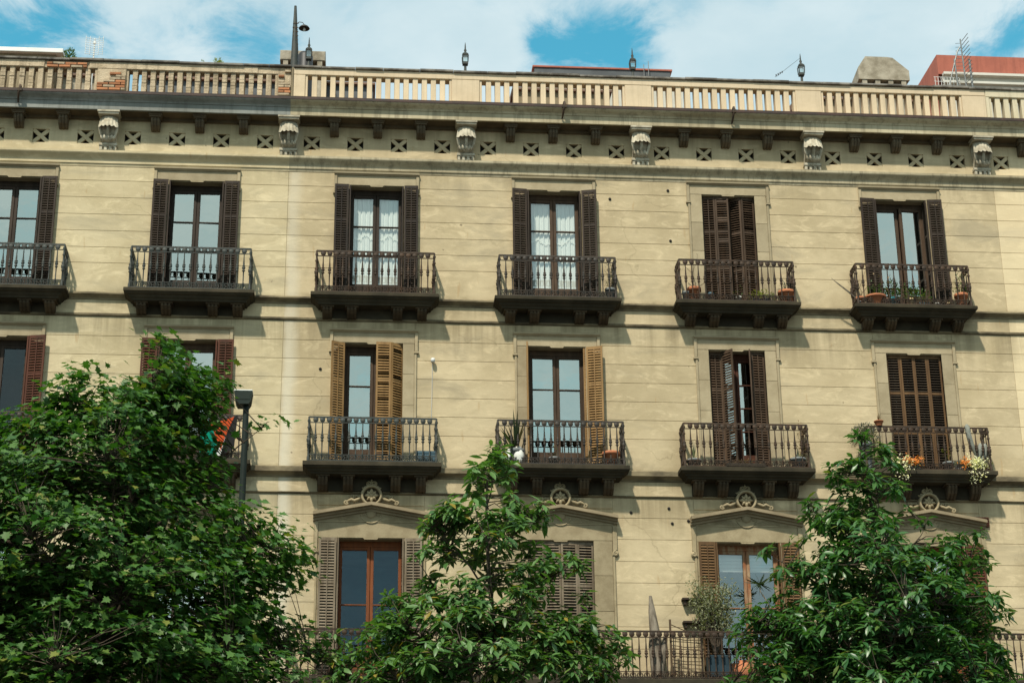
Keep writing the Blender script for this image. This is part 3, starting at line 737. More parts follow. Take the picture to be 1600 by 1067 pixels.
curtain(10, 4, -1, 'white net curtain in the left casement behind the faded corner bush', 17.4, 19.95, -.6, -.01, 1.2)
curtain(10, 4, 1, 'white net curtain in the right casement behind the faded corner bush', 17.4, 19.95, .01, .6, .4)
m = MB()
for i in range(6): z = 11.80-.075*i; m.prof([(.33, z), (.345, z-.01), (.335, z-.074), (.325, z-.065)], 13.36, 14.64)
m.tube([(13.36, .335, 11.35), (14.64, .335, 11.35)], .012, 6)
tag(m.build('roller_blind', 'blind_white'), 'white pleated blind half lowered behind the worn red window frame', 'blind')

# ------------------------------------------------------------------ pediments over the second storey windows
def pediment(c):
    hs = house_of(c); m = MB()
    # tympanum: flat gabled panel
    m.poly([(c-1.10, 12.235), (c+1.10, 12.235), (c+1.10, 12.28), (c, 12.60), (c-1.10, 12.28)], -.046, -.0012)
    ped = m.build('pediment', 'relief', hs)
    sl = math.atan2(.21, 1.17)
    for sg in (-1, 1):
        q = MB(); L = 1.215
        for y0, z0, z1 in ((-.09, -.15, -.10), (-.15, -.10, -.055), (-.25, -.055, 0), (-.22, 0, .022)):
            # butted at the apex; end cut vertical
            a = [(0, z0), (L, z0-L*math.tan(sl)), (L, z1-L*math.tan(sl)), (0, z1)]
            q.poly([(c+sg*x, 12.62+z) for x, z in a], y0, -.0008)
        q.build('raking_cornice', 'stone_trim', ped)
    # medallion: ring, dish, flower, crest and side scrolls
    q = MB(); cz = 12.79; Rx = Matrix.Rotation(math.pi/2, 3, 'X')
    q.lathe((c, -.001, cz), [(.168, .10), (.172, .17), (.190, .20), (.215, .195), (.228, .16), (.228, 0)], 28, Rx, True, False)
    md = q.build('medallion', 'relief', ped)
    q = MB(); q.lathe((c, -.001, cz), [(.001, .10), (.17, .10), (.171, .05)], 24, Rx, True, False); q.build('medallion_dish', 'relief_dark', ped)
    q = MB()
    for k in range(8):
        a = math.pi/4*k; M = Matrix.Rotation(a, 3, 'Y') @ Matrix.Rotation(.12, 3, 'X')
        lng = .135 if k % 2 == 0 else .115
        q.lathe((c+.0*math.sin(a), -.135, cz), [(.012, .022), (.034, .05), (.043, .085), (.028, lng-.015), (.002, lng+.022)], 6, M)
    q.lathe((c, -.13, cz), [(.045, 0), (.05, .02), (.032, .045), (.002, .055)], 10, Rx); q.build('rosette', 'relief', ped)
    q = MB()
    for sg in (-1, 1):
        q.tube(spiral(c+sg*.05, 13.07, .058, 1.3, -1.2, sg, -.07), .022, 6)
        q.tube([(c+sg*.06, -.05, 13.01), (c+sg*.13, -.05, 13.0), (c+sg*.18, -.05, 12.96), (c+sg*.20, -.05, 12.99)], [.028, .03, .026, .018], 6)
        # side scrolls on the raking cornice
        q.tube(spiral(c+sg*.53, 12.635, .048, 1.4, 3.4, sg, -.14), .022, 6)
        q.tube([(c+sg*.50, -.14, 12.665), (c+sg*.42, -.15, 12.70), (c+sg*.36, -.15, 12.67), (c+sg*.28, -.14, 12.71), (c+sg*.22, -.12, 12.75)], [.026, .034, .036, .034, .03], 6)
        q.tube(spiral(c+sg*.40, 12.755, .05, 1.2, -1.0, sg, -.10), .02, 6)
        q.tube([(c+sg*.38, -.06, 12.76), (c+sg*.32, -.06, 12.80), (c+sg*.25, -.06, 12.78)], [.018, .026, .02], 6)
    q.lathe((c, -.07, 13.12), [(.004, -.03), (.026, -.005), (.018, .03), (.002, .055)], 7); q.build('scrollwork', 'relief', ped)
    # incised fan in the tympanum, as fine raised lines
    q = MB(); yb = -.047
    for sg in (-1, 1):
        for k in range(9):
            a = .18+k*.10; r1 = .62-.035*k; q.tube([(c+sg*.16, yb, 12.265), (c+sg*(.16+r1*math.cos(a)), yb, 12.255+r1*math.sin(a)*.40)], .009, 4)
        q.tube([(c+sg*.90, yb, 12.26), (c+sg*.66, yb, 12.265), (c+sg*.45, yb, 12.40), (c+sg*.22, yb, 12.475)], .010, 4)
        q.tube(spiral(c+sg*.16, 12.40, .06, 1.2, 0, sg, yb), .008, 5)
    q.tube([(c+.22*math.cos(a), yb, 12.42-.20*math.sin(a)) for a in np.linspace(.1, math.pi-.1, 14)], .014, 5)
    q.lathe((c, yb, 12.43), [(.11, 0), (.10, .02), (.05, .03), (.0, .032)], 14, Rx); q.build('carved_relief', 'relief', ped)
    for sg in (-1, 1):    # scrolled stops where the mouldings end
        q = MB(); x = c+sg*1.16; q.box(x-.035, x+.035, -.06, -.001, 11.70, 12.20)
        q.tube(spiral(x, 11.62, .055, 1.3, 1.6, sg, -.06), .018, 6); q.lathe((x, -.001, 11.62), [(.07, 0), (.07, .05), (.001, .055)], 12, Rx); q.build('scroll_stop', 'relief', ped)
for c in (-2, 2, 6, 10, 14, 18, 23): pediment(c)

# ------------------------------------------------------------------ balconies
def bar_mesh(mat):
    m = MB(); H = 1.0
    m.lathe((0, 0, 0), [(.014, .0), (.016, .155), (.022, .165), (.012, .19), (.014, .42), (.017, .445), (.040, .468), (.017, .485), (.030, .515), (.041, .545), (.016, .558), (.038, .575), (.020, .60), (.019, .63), (.012, .74), (.010, .86), (.010, .985)], 6)
    # palmette between the two top rails
    N = 9; M = Matrix.Rotation(math.pi/2, 3, 'X')
    m.lathe((0, .008, .925), [(.001, 0), (.050, .0), (.058, .009), (.050, .018), (.001, .018)], 10, M)
    m.box(-.05, .05, -.006, .006, .945, .962)
    # hearts in the bottom band
    for sg in (-1, 1): m.tube([(0, 0, .03), (sg*.03, 0, .045), (sg*.056, 0, .075), (sg*.05, 0, .115), (sg*.024, 0, .13), (sg*.012, 0, .105), (sg*.028, 0, .09)], .011, 4)
    m.lathe((0, .006, .135), [(.001, 0), (.018, 0), (.018, .012), (.001, .012)], 8, M)
    return m.mesh('railing_bar', mat)
BARS = {k: bar_mesh(k) for k in ('iron', 'iron_rust', 'iron_green')}
def post_mesh(mat):
    m = MB(); m.lathe((0, 0, 0), [(.03, 0), (.032, .10), (.02, .13), (.02, .36), (.042, .38), (.024, .41), (.042, .44), (.046, .50), (.024, .52), (.044, .55), (.022, .58), (.02, .72), (.036, .75), (.02, .78), (.02, .86), (.036, .9), (.02, .94), (.02, .99)], 8); return m.mesh('railing_post', mat)
POSTS = {k: post_mesh(k) for k in BARS}
def balcony(c, fl, hw, im, slabmat='stone_dark', x0=None, x1=None, dep=.55, sides=(1, 1)):
    zt = FLOORS[fl][0]; hs = house_of(c); x0 = c-hw if x0 is None else x0; x1 = c+hw if x1 is None else x1
    fh, ch, bh = {4: (.075, .16, .22), 3: (.09, .14, .30), 2: (.13, .25, .3)}[fl]
    m = MB()
    def ring(ov, z): # outline at overhang
        return [(x0+.09-ov if sides[0] else x0, z), (x1-.09+ov if sides[1] else x1, z)]
    levels = [(.09, zt), (.10, zt-.012), (.10, zt-fh), (.07, zt-fh-.008), (.06, zt-fh-.03), (.02, zt-fh-.055), (.0, zt-fh-.06), (-.015, zt-fh-.09), (-.06, zt-fh-ch*.8), (-.07, zt-fh-ch)]
    vs = []
    for ov, z in levels:
        yf = -(dep-.10)-ov; (a, _), (b, _) = ring(ov, z); vs += [(a, -.0015, z), (a, yf, z), (b, yf, z), (b, -.0015, z)]
    n = len(levels); fs = []
    for j in range(n-1):
        for i in range(4): fs.append((4*j+i, 4*j+(i+1) % 4, 4*j+4+(i+1) % 4, 4*j+4+i))
    fs += [(0, 1, 2, 3), tuple(4*(n-1)+i for i in (3, 2, 1, 0))]; m.add(vs, fs)
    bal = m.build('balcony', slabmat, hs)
    # carved corbels in two pairs
    zc = zt-fh-ch; xs = [c-1.03, c-.50, c+.50, c+1.03] if fl != 2 else list(np.arange(x0+.6, x1-.3, 1.0))
    for x in xs:
        q = MB(); w_ = .125
        q.box(x-w_-.02, x+w_+.02, -.34, -.003, zc-.035, zc-.0005)
        q.prof([(-.30, zc-.035), (-.31, zc-.09), (-.25, zc-bh*.7), (-.14, zc-bh+.01), (-.003, zc-bh), (-.003, zc-.035)], x-w_+.02, x+w_-.02)
        for dx in (-.075, 0, .075): q.prof([(-.325, zc-.036), (-.335, zc-.09), (-.27, zc-bh*.7), (-.15, zc-bh-.005), (-.004, zc-bh-.008), (-.004, zc-.036)], x+dx-.02, x+dx+.02)
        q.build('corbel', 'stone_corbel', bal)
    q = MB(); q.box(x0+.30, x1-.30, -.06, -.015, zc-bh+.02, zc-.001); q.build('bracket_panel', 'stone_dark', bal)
    # railing
    yr = -(dep-.09); ra, rb_ = x0+.10, x1-.10
    q = MB()
    for z, h in ((.985, .018), (.865, .008), (.155, .008), (.035, .010)):
        q.box(ra, rb_, yr-.012, yr+.012, zt+z-h, zt+z+h)
        for sx, on in ((ra, sides[0]), (rb_, sides[1])):
            if on: q.box(sx-.012, sx+.012, yr+.012, -.02, zt+z-h, zt+z+h)
    q.build('handrail', im, bal)
    n = max(2, round((rb_-ra)/.1435)); pit = (rb_-ra)/n
    for i in range(1, n): inst('railing_bar', BARS[im], bal, (ra+pit*i, yr, zt), (0, 0, random.uniform(-.05, .05)))
    for sx, on in ((ra, sides[0]), (rb_, sides[1])):
        inst('railing_post', POSTS[im], bal, (sx, yr, zt))
        if on:
            for y in (yr+.145, yr+.29): inst('railing_bar', BARS[im], bal, (sx, y, zt), (0, 0, math.pi/2))
            inst('railing_post', POSTS[im], bal, (sx, -.04, zt))
    return bal
for c, im in ((-2, 'iron_green'), (2, 'iron_green'), (6, 'iron_rust'), (10, 'iron'), (14, 'iron_rust'), (18, 'iron_rust'), (23, 'iron')): balcony(c, 4, 1.385, im)
for c, im in ((-2, 'iron'), (2, 'iron'), (6, 'iron_green'), (10, 'iron'), (14, 'iron_rust'), (18, 'iron_rust'), (23, 'iron')): balcony(c, 3, 1.445, im)
balcony(12.1, 2, 8, 'iron_rust', x0=4.25, x1=20.2, dep=.66)
balcony(2, 2, 1.5, 'iron_rust'); balcony(-2, 2, 1.5, 'iron_rust')

# small fittings on the wall
for z, x in ((15.62, 7.28),):
    m = MB(); m.lathe((x, -.10, z+.25), [(.01, -.05), (.045, -.045), (.05, 0), (.045, .04), (.01, .05)], 10); m.box(x-.02, x+.02, -.10, -.016, z+.22, z+.27); m.tube([(x-.01, -.022, z+.2), (x-.012, -.022, z-.4), (x-.03, -.022, z-1.15)], .006, 4); m.build('wall_fitting', 'lamp_white', CB)
for x, z in ((4.85, 15.65), (11.28, 19.88), (12.62, 20.13), (12.63, 18.88), (12.34, 12.63), (11.52, 12.53), (12.4, 12.3), (12.75, 12.36)):
    m = MB(); m.lathe((x, -.012, z), [(.001, .02), (.03, .02), (.034, .004), (.034, 0)], 8, Matrix.Rotation(math.pi/2, 3, 'X')); m.build('drain_hole', 'vent_black', CB)
m = MB(); m.box(19.0, 19.32, -.05, -.015, 12.30, 12.52)
for i in range(5): m.box(19.01, 19.31, -.065, -.05, 12.315+.042*i, 12.335+.042*i)
m.build('wall_grille', 'wood_redbrown', CB)
for z in (10.64, 10.15):
    m = MB(); m.box(11.92+.6, 13.1, -.19, -.015, z-.02, z+.02); m.box(12.56, 12.6, -.15, -.016, z-.12, z-.02); m.build('wall_shelf', 'wood_dark', CB)

# ------------------------------------------------------------------ roof things
def on_cope(px): return at(px, 118+(px-1000)*.031, 0)[0]
def lantern(px, label, hgt=.62, lean=0):
    x = on_cope(px); z = 22.985; r_ = thing('roof_lantern', (x, 0, z), label, 'lantern', 'iron lanterns along the parapet')
    m = MB(); m.lathe((x, 0, z), [(.06, 0), (.06, .03), (.032, .05), (.028, .24)], 8); m.lathe((x, 0, z), [(.05, .54), (.022, .58), (.034, .62), (.018, .66), (.014, .74), (.004, .83)], 6); m.build('stem', 'iron_green', r_)
    m = MB()
    m.box(x-.062, x+.062, -.062, .062, z+.24, z+.30); m.box(x-.066, x+.066, -.066, .066, z+.47, z+.50); m.lathe((x, 0, z), [(.10, .50), (.06, .54), (.02, .57)], 4, Matrix.Rotation(math.pi/4, 3, 'Z'), False)
    for a in (-1, 1):
        for b in (-1, 1): m.tube([(x+a*.06, b*.06, z+.29), (x+a*.068, b*.068, z+.475)], .012, 4)
    m.build('cage', 'iron_green', r_)
    m = MB(); m.box(x-.05, x+.05, -.05, .05, z+.301, z+.46); m.build('glazing', 'glass_clear', r_)
    for o in r_.children: pass
    return r_
lantern(727, 'iron lantern standing alone on the balustrade post above the second bay of louvred doors')
lantern(989, 'iron lantern standing in front of the low grey rooftop box')
lantern(1253, 'slim iron lantern with a thin wire trailing from its tip')
lantern(482, 'iron lantern in front of the black water tank beside the tall post')
x = on_cope(1253)
m = MB(); m.tube([(x, 0, 23.70), (x-.35, .05, 23.42), (x-.55, .08, 23.25), (x-.62, .1, 23.22)], .004, 4)
for i in range(4): m.box(x-.45-.05*i, x-.43-.05*i, .06, .09, 23.33-.03*i, 23.37-.03*i)
tag(m.build('hanging_wire', 'iron'), 'thin wire with small clips sagging from the slim lantern', 'wire')
# tall post with cables and a hooded lamp
x = SEAM0+.03; z = 22.98
P = thing('cable_post', (x, -.02, z), 'tall weathered post with cables rising from the party line of the roof', 'post')
m = MB(); m.tube([(x, -.02, 22.0), (x, -.02, 23.4), (x-.02, -.02, 24.62)], [.11, .085, .03], 7); m.build('pole', 'iron_green', P)
m = MB()
for k in range(3): m.tube([(x+.05*math.sin(k*2+i*.8), -.02-.05*math.cos(k*2+i*.8), 22.1+.24*i) for i in range(9)], .008, 4)
for i in range(14): zz = 22.7+.11*i; m.box(x-.075+random.uniform(0, .03), x+.05+random.uniform(0, .03), -.075, -.06, zz, zz+.012)
m.build('cables', 'twig', P)
L_ = thing('hooded_lamp', (x, -.02, 24.1), 'white lined gooseneck lamp held out from the tall roof post', 'lamp')
m = MB(); m.tube([(x, -.02, 24.12), (x+.08, -.02, 24.2), (x+.16, -.02, 24.19), (x+.2, -.02, 24.12)], .009, 5); m.build('arm', 'iron', L_)
m = MB(); m.lathe((x+.2, -.02, 24.03), [(.02, .10), (.05, .08), (.10, .045), (.13, .0), (.125, -.005), (.09, .03), (.02, .06)], 14); m.build('lamp_shade', 'iron', L_)
m = MB(); m.lathe((x+.2, -.02, 24.0), [(.005, -.04), (.03, -.02), (.03, .03), (.015, .06)], 8); m.build('bulb', 'lamp_white', L_)

def chimney_block(px0, px1, pyt, pyb, y, label, capm='concrete', shape='box'):
    x0, zt = at(px0, pyt, y); x1, _ = at(px1, pyt, y); _, zb = at((px0+px1)/2, pyb, y)
    r_ = thing('chimney', ((x0+x1)/2, y, 22.05), label, 'chimney', 'concrete chimneys on the roof'); w_ = x1-x0
    m = MB(); m.bbox(x0+.08*w_, x1-.08*w_, y+.06, y+.8, 22.05, zb, .01); m.build('shaft', capm, r_)
    m = MB(); xc = (x0+x1)/2
    for i in range(4): a = x0+.07*w_+i*(w_*.86-.12)/3; m.box(a, a+.12, y+.02, y+.14, zb, zb+.16); m.box(a, a+.12, y+.72, y+.84, zb, zb+.16)
    m.build('leg', capm, r_)
    m = MB(); h = zt-zb-.15; b = zb+.15
    if shape == 'box': m.bbox(x0, x1, y, y+.9, b, zt, .02)
    else:
        o = [(x0, b), (x1, b), (x1, b+h*.42), (x0+w_*.70, zt-.02), (x0+w_*.58, zt), (x0+.16*w_, zt), (x0, b+h*.5)]
        N = len(o); vs = [(p, y, q) for p, q in o]+[(x0+w_/2+(p-x0-w_/2)*.9, y+1.1, q) for p, q in o]; m.add(vs, [tuple(range(N)), tuple(range(N, 2*N))[::-1]]+[(i, N+i, N+(i+1) % N, (i+1) % N) for i in range(N)])
    m.build('cap', capm, r_); return r_
chimney_block(438, 509, 78, 103, 2.4, 'small pale concrete chimney half hidden by the black tank')
chimney_block(1339, 1418, 88, 133, 1.6, 'large concrete chimney with a sloping cap on short legs', 'concrete', 'hip')
xa, zt = at(465, 77, 1.2); xb, zb = at(489, 77, 1.2)
m = MB(); r_ = (xb-xa)/2; m.lathe(((xa+xb)/2, 1.2+r_, 22.05), [(r_*.9, 0), (r_, .1), (r_, .5), (r_*1.03, .52), (r_, .55), (r_, zt-22.05-.1), (r_*.8, zt-22.05-.02), (.02, zt-22.05)], 16)
tag(m.build('water_tank', 'black_plastic'), 'black plastic water tank between the tall post and the small chimney', 'tank')
# low roof box behind the third bay of the balustrade
xa, zt = at(835, 103, 4.0); xb, _ = at(1047, 110, 4.0)
B = thing('roof_box', ((xa+xb)/2, 4, 22.05), 'low grey flat topped roof box with a red brown edge', 'roof structure')
m = MB(); m.box(xa-.12, xb+.3, 3.97, 8.2, 22.05, zt-.26); m.build('base', 'white_render', B)
m = MB(); m.box(xa, xb, 4.0, 8, zt-.258, zt-.045); m.build('fascia', 'grey_panel', B)
m = MB(); m.box(xa-.05, xb+.05, 3.97, 8.05, zt-.043, zt); m.build('roof_edge', 'red_plaster', B)
m = MB()
for i in range(2): q = xb-.7+.12*i; m.tube([(q, 3.9, zt-.25), (q, 3.9, zt+.08+.1*i)], .01, 5)
m.build('vent_pipe', 'steel', B)
# pale roof hut at the far left
xb, zt = at(99, 76, 2.5); xa = at(-120, 70, 2.5)[0]
B = thing('roof_hut', ((xa+xb)/2, 2.5, 22.05), 'pale roof hut with a white flat slab above the crumbling balustrade', 'roof structure')
m = MB(); m.box(xa, xb-.18, 2.62, 6.5, 22.05, zt-.12); m.build('wall', 'stone_trim', B)
m = MB(); m.bbox(xa, xb, 2.5, 6.6, zt-.118, zt, .01); m.build('slab', 'white_metal', B)
# stair heads hidden below the coping but seen between the balusters
for xa, xb, zt, mt, lb in ((-3.4, -.2, 24.52, 'concrete', 'grey stair head glimpsed between the crumbling balusters'), (.35, 3.6, 24.52, 'grey_panel', 'dark roof shed glimpsed between balusters left of the tall post'), (4.5, 5.9, 24.52, 'grey_panel', 'dark roof shed glimpsed between the painted balusters below the water tank'), (9.4, 11.8, 24.52, 'stone_trim', 'brown roof shed glimpsed between the balusters below the low grey box'), (16.6, 19.9, 24.52, 'stone_trim', 'brown stair head glimpsed between the balusters below the large chimney')):
    r_ = thing('roof_shed', ((xa+xb)/2, 3.2, 22.05), lb, 'shed', 'roof sheds behind the balustrade'); m = MB(); m.box(xa, xb, 3.0, 3.6, 22.05, zt-.3); m.build('wall', mt, r_)
    m = MB(); m.prof([(2.9, zt-.298), (2.9, zt-.24), (3.7, zt-.1), (3.7, zt-.298)], xa-.05, xb+.05); m.build('roof', 'roofing', r_)
# red house beyond the roof
xa, za = at(1463, 86, 9.0); xc, zc = at(1436, 133, 9.0)
B = thing('red_house', (xa+5, 13, 22.05), 'terracotta red house rising behind the roof at right', 'building')
zs = at(1468, 116, 9.0)[1]
m = MB(); m.box(xa, xa+14, 9, 20, zs, za); m.build('wall', 'red_plaster', B)
m = MB(); m.box(xa+.1, xa+14, 8.96, 8.998, 21, zs-.02); m.box(xa+.1, xa+14, 8.85, 8.998, zs-.35, zs-.28); m.box(xa+.1, xa+14, 8.80, 8.998, zs-.10, zs-.022); m.build('parapet_band', 'white_render', B)
m = MB(); m.add([(xa, 9, 21), (xa, 9, za), (xa-.1, 22, za), (xa-.1, 22, 21)], [(0, 1, 2, 3)]); m.box(xa-.9, xa-.001, 12, 20, 21, za-.9); m.build('side_wall', 'red_plaster', B)
# aerials
def rake(px, pyt, pyb, y, label, lean):
    x, zb = at(px, pyb, y); _, zt = at(px, pyt, y); r_ = thing('roof_aerial', (x, y, zb), label, 'aerial', 'aerials and masts on the roof'); return x, zb, zt, r_
x, zb = at(1512, 140, .3); zt = at(1512, 62, .3)[1]
A = thing('television_aerial', (x, .3, 22.05), 'rake shaped aerial of slanting rods at the right end of the roof', 'aerial', 'aerials and masts on the roof')
m = MB(); m.tube([(x, .3, 22.05), (x-.05, .3, zt)], [.022, .016], 6); m.tube([(x+.14, .3, 22.05), (x+.12, .3, zt-.55)], .024, 6); m.tube([(x-.55, .3, 22.9), (x-.16, .3, zt-.36), (x-.08, .3, zt-.22)], .017, 6); m.tube([(x-.22, .3, 22.9), (x-.25, .3, zt-.55)], .02, 6); m.build('mast', 'steel', A)
m = MB()
for i in range(13):
    z = zb+.05+(zt-zb-.12)*i/12
    m.tube([(x-.03, .28, z), (x+.13-.004*i, .12, z+.13)], .008, 4); m.tube([(x-.03, .32, z-.03), (x-.18+.006*i, .5, z+.06)], .006, 4)
m.build('rod', 'steel', A)
m = MB(); zz = at(1500, 117, .3)[1]
for i in range(9): q = x-.72+.075*i; m.tube([(q, .45, 22.85), (q, .45, zz)], .006, 4)
for k in range(4): m.tube([(x-.75, .45, zz-.12*k), (x-.1, .45, zz-.12*k)], .006, 4)
tag(m.build('wire_panel', 'white_metal'), 'white wire mesh panel below the rake shaped aerial', 'mesh panel')
x, zb = at(148, 92, .8); zt = at(148, 61, .8)[1]
A = thing('television_aerial', (x, .8, 22.05), 'pale twin panel grid aerial above the crumbling balustrade', 'aerial', 'aerials and masts on the roof')
m = MB(); m.tube([(x-.03, .8, 22.05), (x-.03, .8, zt)], .018, 6); m.box(x-.06, x+.0, .77, .83, zt-.13, zt-.08); m.build('mast', 'white_metal', A)
m = MB()
for sg in (-1, 1):
    for i in range(8): z = zt-.45+.06*i; m.tube([(x-.03, .78, z), (x+sg*.2-.02, .70, z)], .005, 4)
    for u in (.1, .2): m.tube([(x+sg*u-.02, .74-.02, zt-.46), (x+sg*u-.02, .74-.02, zt+.02)], .007, 4)
m.build('reflector_grid', 'white_metal', A)

# ------------------------------------------------------------------ foliage machinery
LEAF_LANCE = (np.array([(0, 0, 0), (.12, .22, .02), (.18, .48, .0), (.115, .76, -.06), (0, 1, -.18), (-.115, .76, -.06), (-.18, .48, .0), (-.12, .22, .02), (0, .25, -.025), (0, .5, -.045), (0, .76, -.085)]),
              [(0, 1, 8), (1, 2, 9, 8), (2, 3, 10, 9), (3, 4, 10), (0, 8, 7), (7, 8, 9, 6), (6, 9, 10, 5), (5, 10, 4)])
_mp = [(0, 0), (.30, -.06), (.24, .16), (.55, .30), (.30, .42), (.34, .58), (.16, .60), (0, 1.0), (-.16, .60), (-.34, .58), (-.30, .42), (-.55, .30), (-.24, .16), (-.30, -.06)]
LEAF_MAPLE = (np.array([(x, y, .12*abs(x)-.10*y*y) for x, y in _mp]+[(0, .34, -.03)]), [(14, i, (i+1) % 14) for i in range(14)])
LEAF_SMALL = (np.array([(0, 0, 0), (.2, .45, .03), (0, 1, -.05), (-.2, .45, .03)]), [(0, 1, 2, 3)])
LEAF_BLADE = (np.array([(-.05, 0, 0), (.05, 0, 0), (.055, .5, .0), (-.055, .5, .0), (0, 1, -.06)]), [(0, 1, 2, 3), (3, 2, 4)])

def frames(dirs, normals):
    y = dirs/np.linalg.norm(dirs, axis=1, keepdims=True)
    z = normals-(normals*y).sum(1, keepdims=True)*y
    z /= np.maximum(np.linalg.norm(z, axis=1, keepdims=True), 1e-6); x = np.cross(y, z)
    return np.stack([x, y, z], -1)
def leaf_mesh(name, tmpl, P, Fm, size, mat, loc=(0, 0, 0)):
    V, fs = tmpl; n = len(P); k = len(V)
    sz = size[:, None] if np.ndim(size) == 1 else size
    W_ = np.einsum('nij,kj->nki', Fm, V)*sz[:, None, :]+P[:, None, :]-np.array(loc)[None, None, :]
    me = bpy.data.meshes.new(name); lens = [len(f) for f in fs]; flat = np.concatenate([np.array(f) for f in fs])
    me.vertices.add(n*k); me.vertices.foreach_set('co', W_.reshape(-1).astype(np.float32))
    L = len(flat); me.loops.add(n*L); me.loops.foreach_set('vertex_index', (flat[None]+np.arange(n)[:, None]*k).reshape(-1).astype(np.int32))
    nf = len(fs); st = np.concatenate([[0], np.cumsum(lens)[:-1]]); me.polygons.add(n*nf)
    me.polygons.foreach_set('loop_start', (st[None]+np.arange(n)[:, None]*L).reshape(-1).astype(np.int32))
    try: me.polygons.foreach_set('loop_total', np.tile(lens, n).astype(np.int32))
    except Exception: pass
    me.polygons.foreach_set('use_smooth', np.ones(n*nf, bool))
    a = me.attributes.new('tint', 'FLOAT', 'FACE'); a.data.foreach_set('value', np.repeat(rng.random(n), nf).astype(np.float32))
    me.update(calc_edges=True); me.materials.append(MATS[mat]); return me
def foliage(name, tmpl, P, Fm, size, mat, parent=None):
    loc = ROOTLOC.get(root_of(parent).name, (0, 0, 0)) if parent is not None else (0, 0, 0)
    o = bpy.data.objects.new(name, leaf_mesh(name, tmpl, P, Fm, size, mat, loc)); COL.objects.link(o)
    if parent is not None: o.parent = parent
    return o
def rdir(n):
    v = rng.normal(size=(n, 3)); return v/np.linalg.norm(v, axis=1, keepdims=True)

# ------------------------------------------------------------------ balcony plants and other small things
def pot_on(r_, x, y, z, rad, h, mat, kind='pot'):
    m = MB()
    if kind == 'pot': m.lathe((x, y, z), [(rad*.68, 0), (rad*.93, h*.8), (rad*1.06, h*.8), (rad*1.06, h), (rad*.92, h), (rad*.90, h*.86), (.01, h*.85)], 14)
    elif kind == 'jug': m.lathe((x, y, z), [(rad*.6, 0), (rad*.95, h*.3), (rad, h*.55), (rad*.75, h*.85), (rad*.45, h*.93), (rad*.5, h), (rad*.4, h), (.01, h*.9)], 14)
    else: m.bbox(x-rad, x+rad, y-rad*.6, y+rad*.6, z, z+h, .01)
    m.build('pot', mat, r_)
def potted(x, z, label, pot=('terracotta', .11, .2), kind='bush', lm='leaf_small', hgt=.3, spread=.18, n=120, y=-.30, group='potted plants on the balconies', ls=.06, pk='pot', cat='potted plant'):
    r_ = thing('potted_plant', (x, y, z), label, cat, group); mt, rad, h = pot
    if z in (Z4, Z3) and pk == 'pot' and h < .3: rad *= 1.22; h *= 1.5
    pot_on(r_, x, y, z, rad, h, mat=mt, kind=pk); zt = z+h*.86
    if kind == 'bush':
        d = rdir(n); d[:, 2] = np.abs(d[:, 2]); rr = rng.random(n)**.5
        P = np.array([x, y, zt])+np.stack([d[:, 0]*spread*rr, d[:, 1]*spread*.7*rr, d[:, 2]*hgt*rr+.03], -1)
        m = MB()
        for i in range(0, n, max(1, n//10)): m.tube([(x, y, zt-.02), ((x+P[i, 0])/2, (y+P[i, 1])/2, (zt+P[i, 2])/2+.02), tuple(P[i])], [.006, .004, .002], 4)
        m.build('stem', 'twig', r_); foliage('foliage', LEAF_SMALL, P, frames(d+rdir(n)*.6, np.array([0, -.3, 1.])+rdir(n)*.5), rng.uniform(.7, 1.2, n)*ls, lm, r_)
    elif kind == 'blades':
        a = rng.uniform(0, 6.28, n); el = rng.uniform(.35, 1.45, n); d = np.stack([np.cos(a)*np.cos(el), np.sin(a)*np.cos(el), np.sin(el)], -1)
        sz = np.stack([np.full(n, ls*20), rng.uniform(.7, 1.1, n)*hgt, rng.uniform(.7, 1.1, n)*hgt], -1)
        P = np.repeat(np.array([[x, y, zt]]), n, 0)
        o = foliage('foliage', LEAF_BLADE, P, frames(d, np.stack([-np.cos(a)*np.sin(el), -np.sin(a)*np.sin(el), np.cos(el)], -1)), sz, lm, r_)
    elif kind == 'twigs':
        m = MB(); tips = []
        for i in range(n):
            a = rng.uniform(0, 6.28); p = Vector((x, y, zt)); path = [tuple(p)]; d = Vector((math.cos(a)*.25, math.sin(a)*.2, 1)).normalized()
            for k in range(5):
                d = (d+Vector(rng.normal(size=3)*.28)).normalized(); p = p+d*hgt/5; path.append(tuple(p)); tips.append(tuple(p))
            m.tube(path, [.007, .006, .005, .004, .003, .002], 4)
        m.build('stem', 'twig', r_); P = np.array(tips)
        if lm: foliage('foliage', LEAF_SMALL, P, frames(rdir(len(P)), np.array([0, -.4, 1.])+rdir(len(P))*.6), rng.uniform(.6, 1.2, len(P))*ls, lm, r_)
    return r_
Z4, Z3, Z2 = 17.252, 13.422, 8.872
G = lambda px, fl, y=-.33: at(px, 700, y)[0] if fl == 0 else None
def bx(px, py, y=-.33): return at(px, py, y)[0]
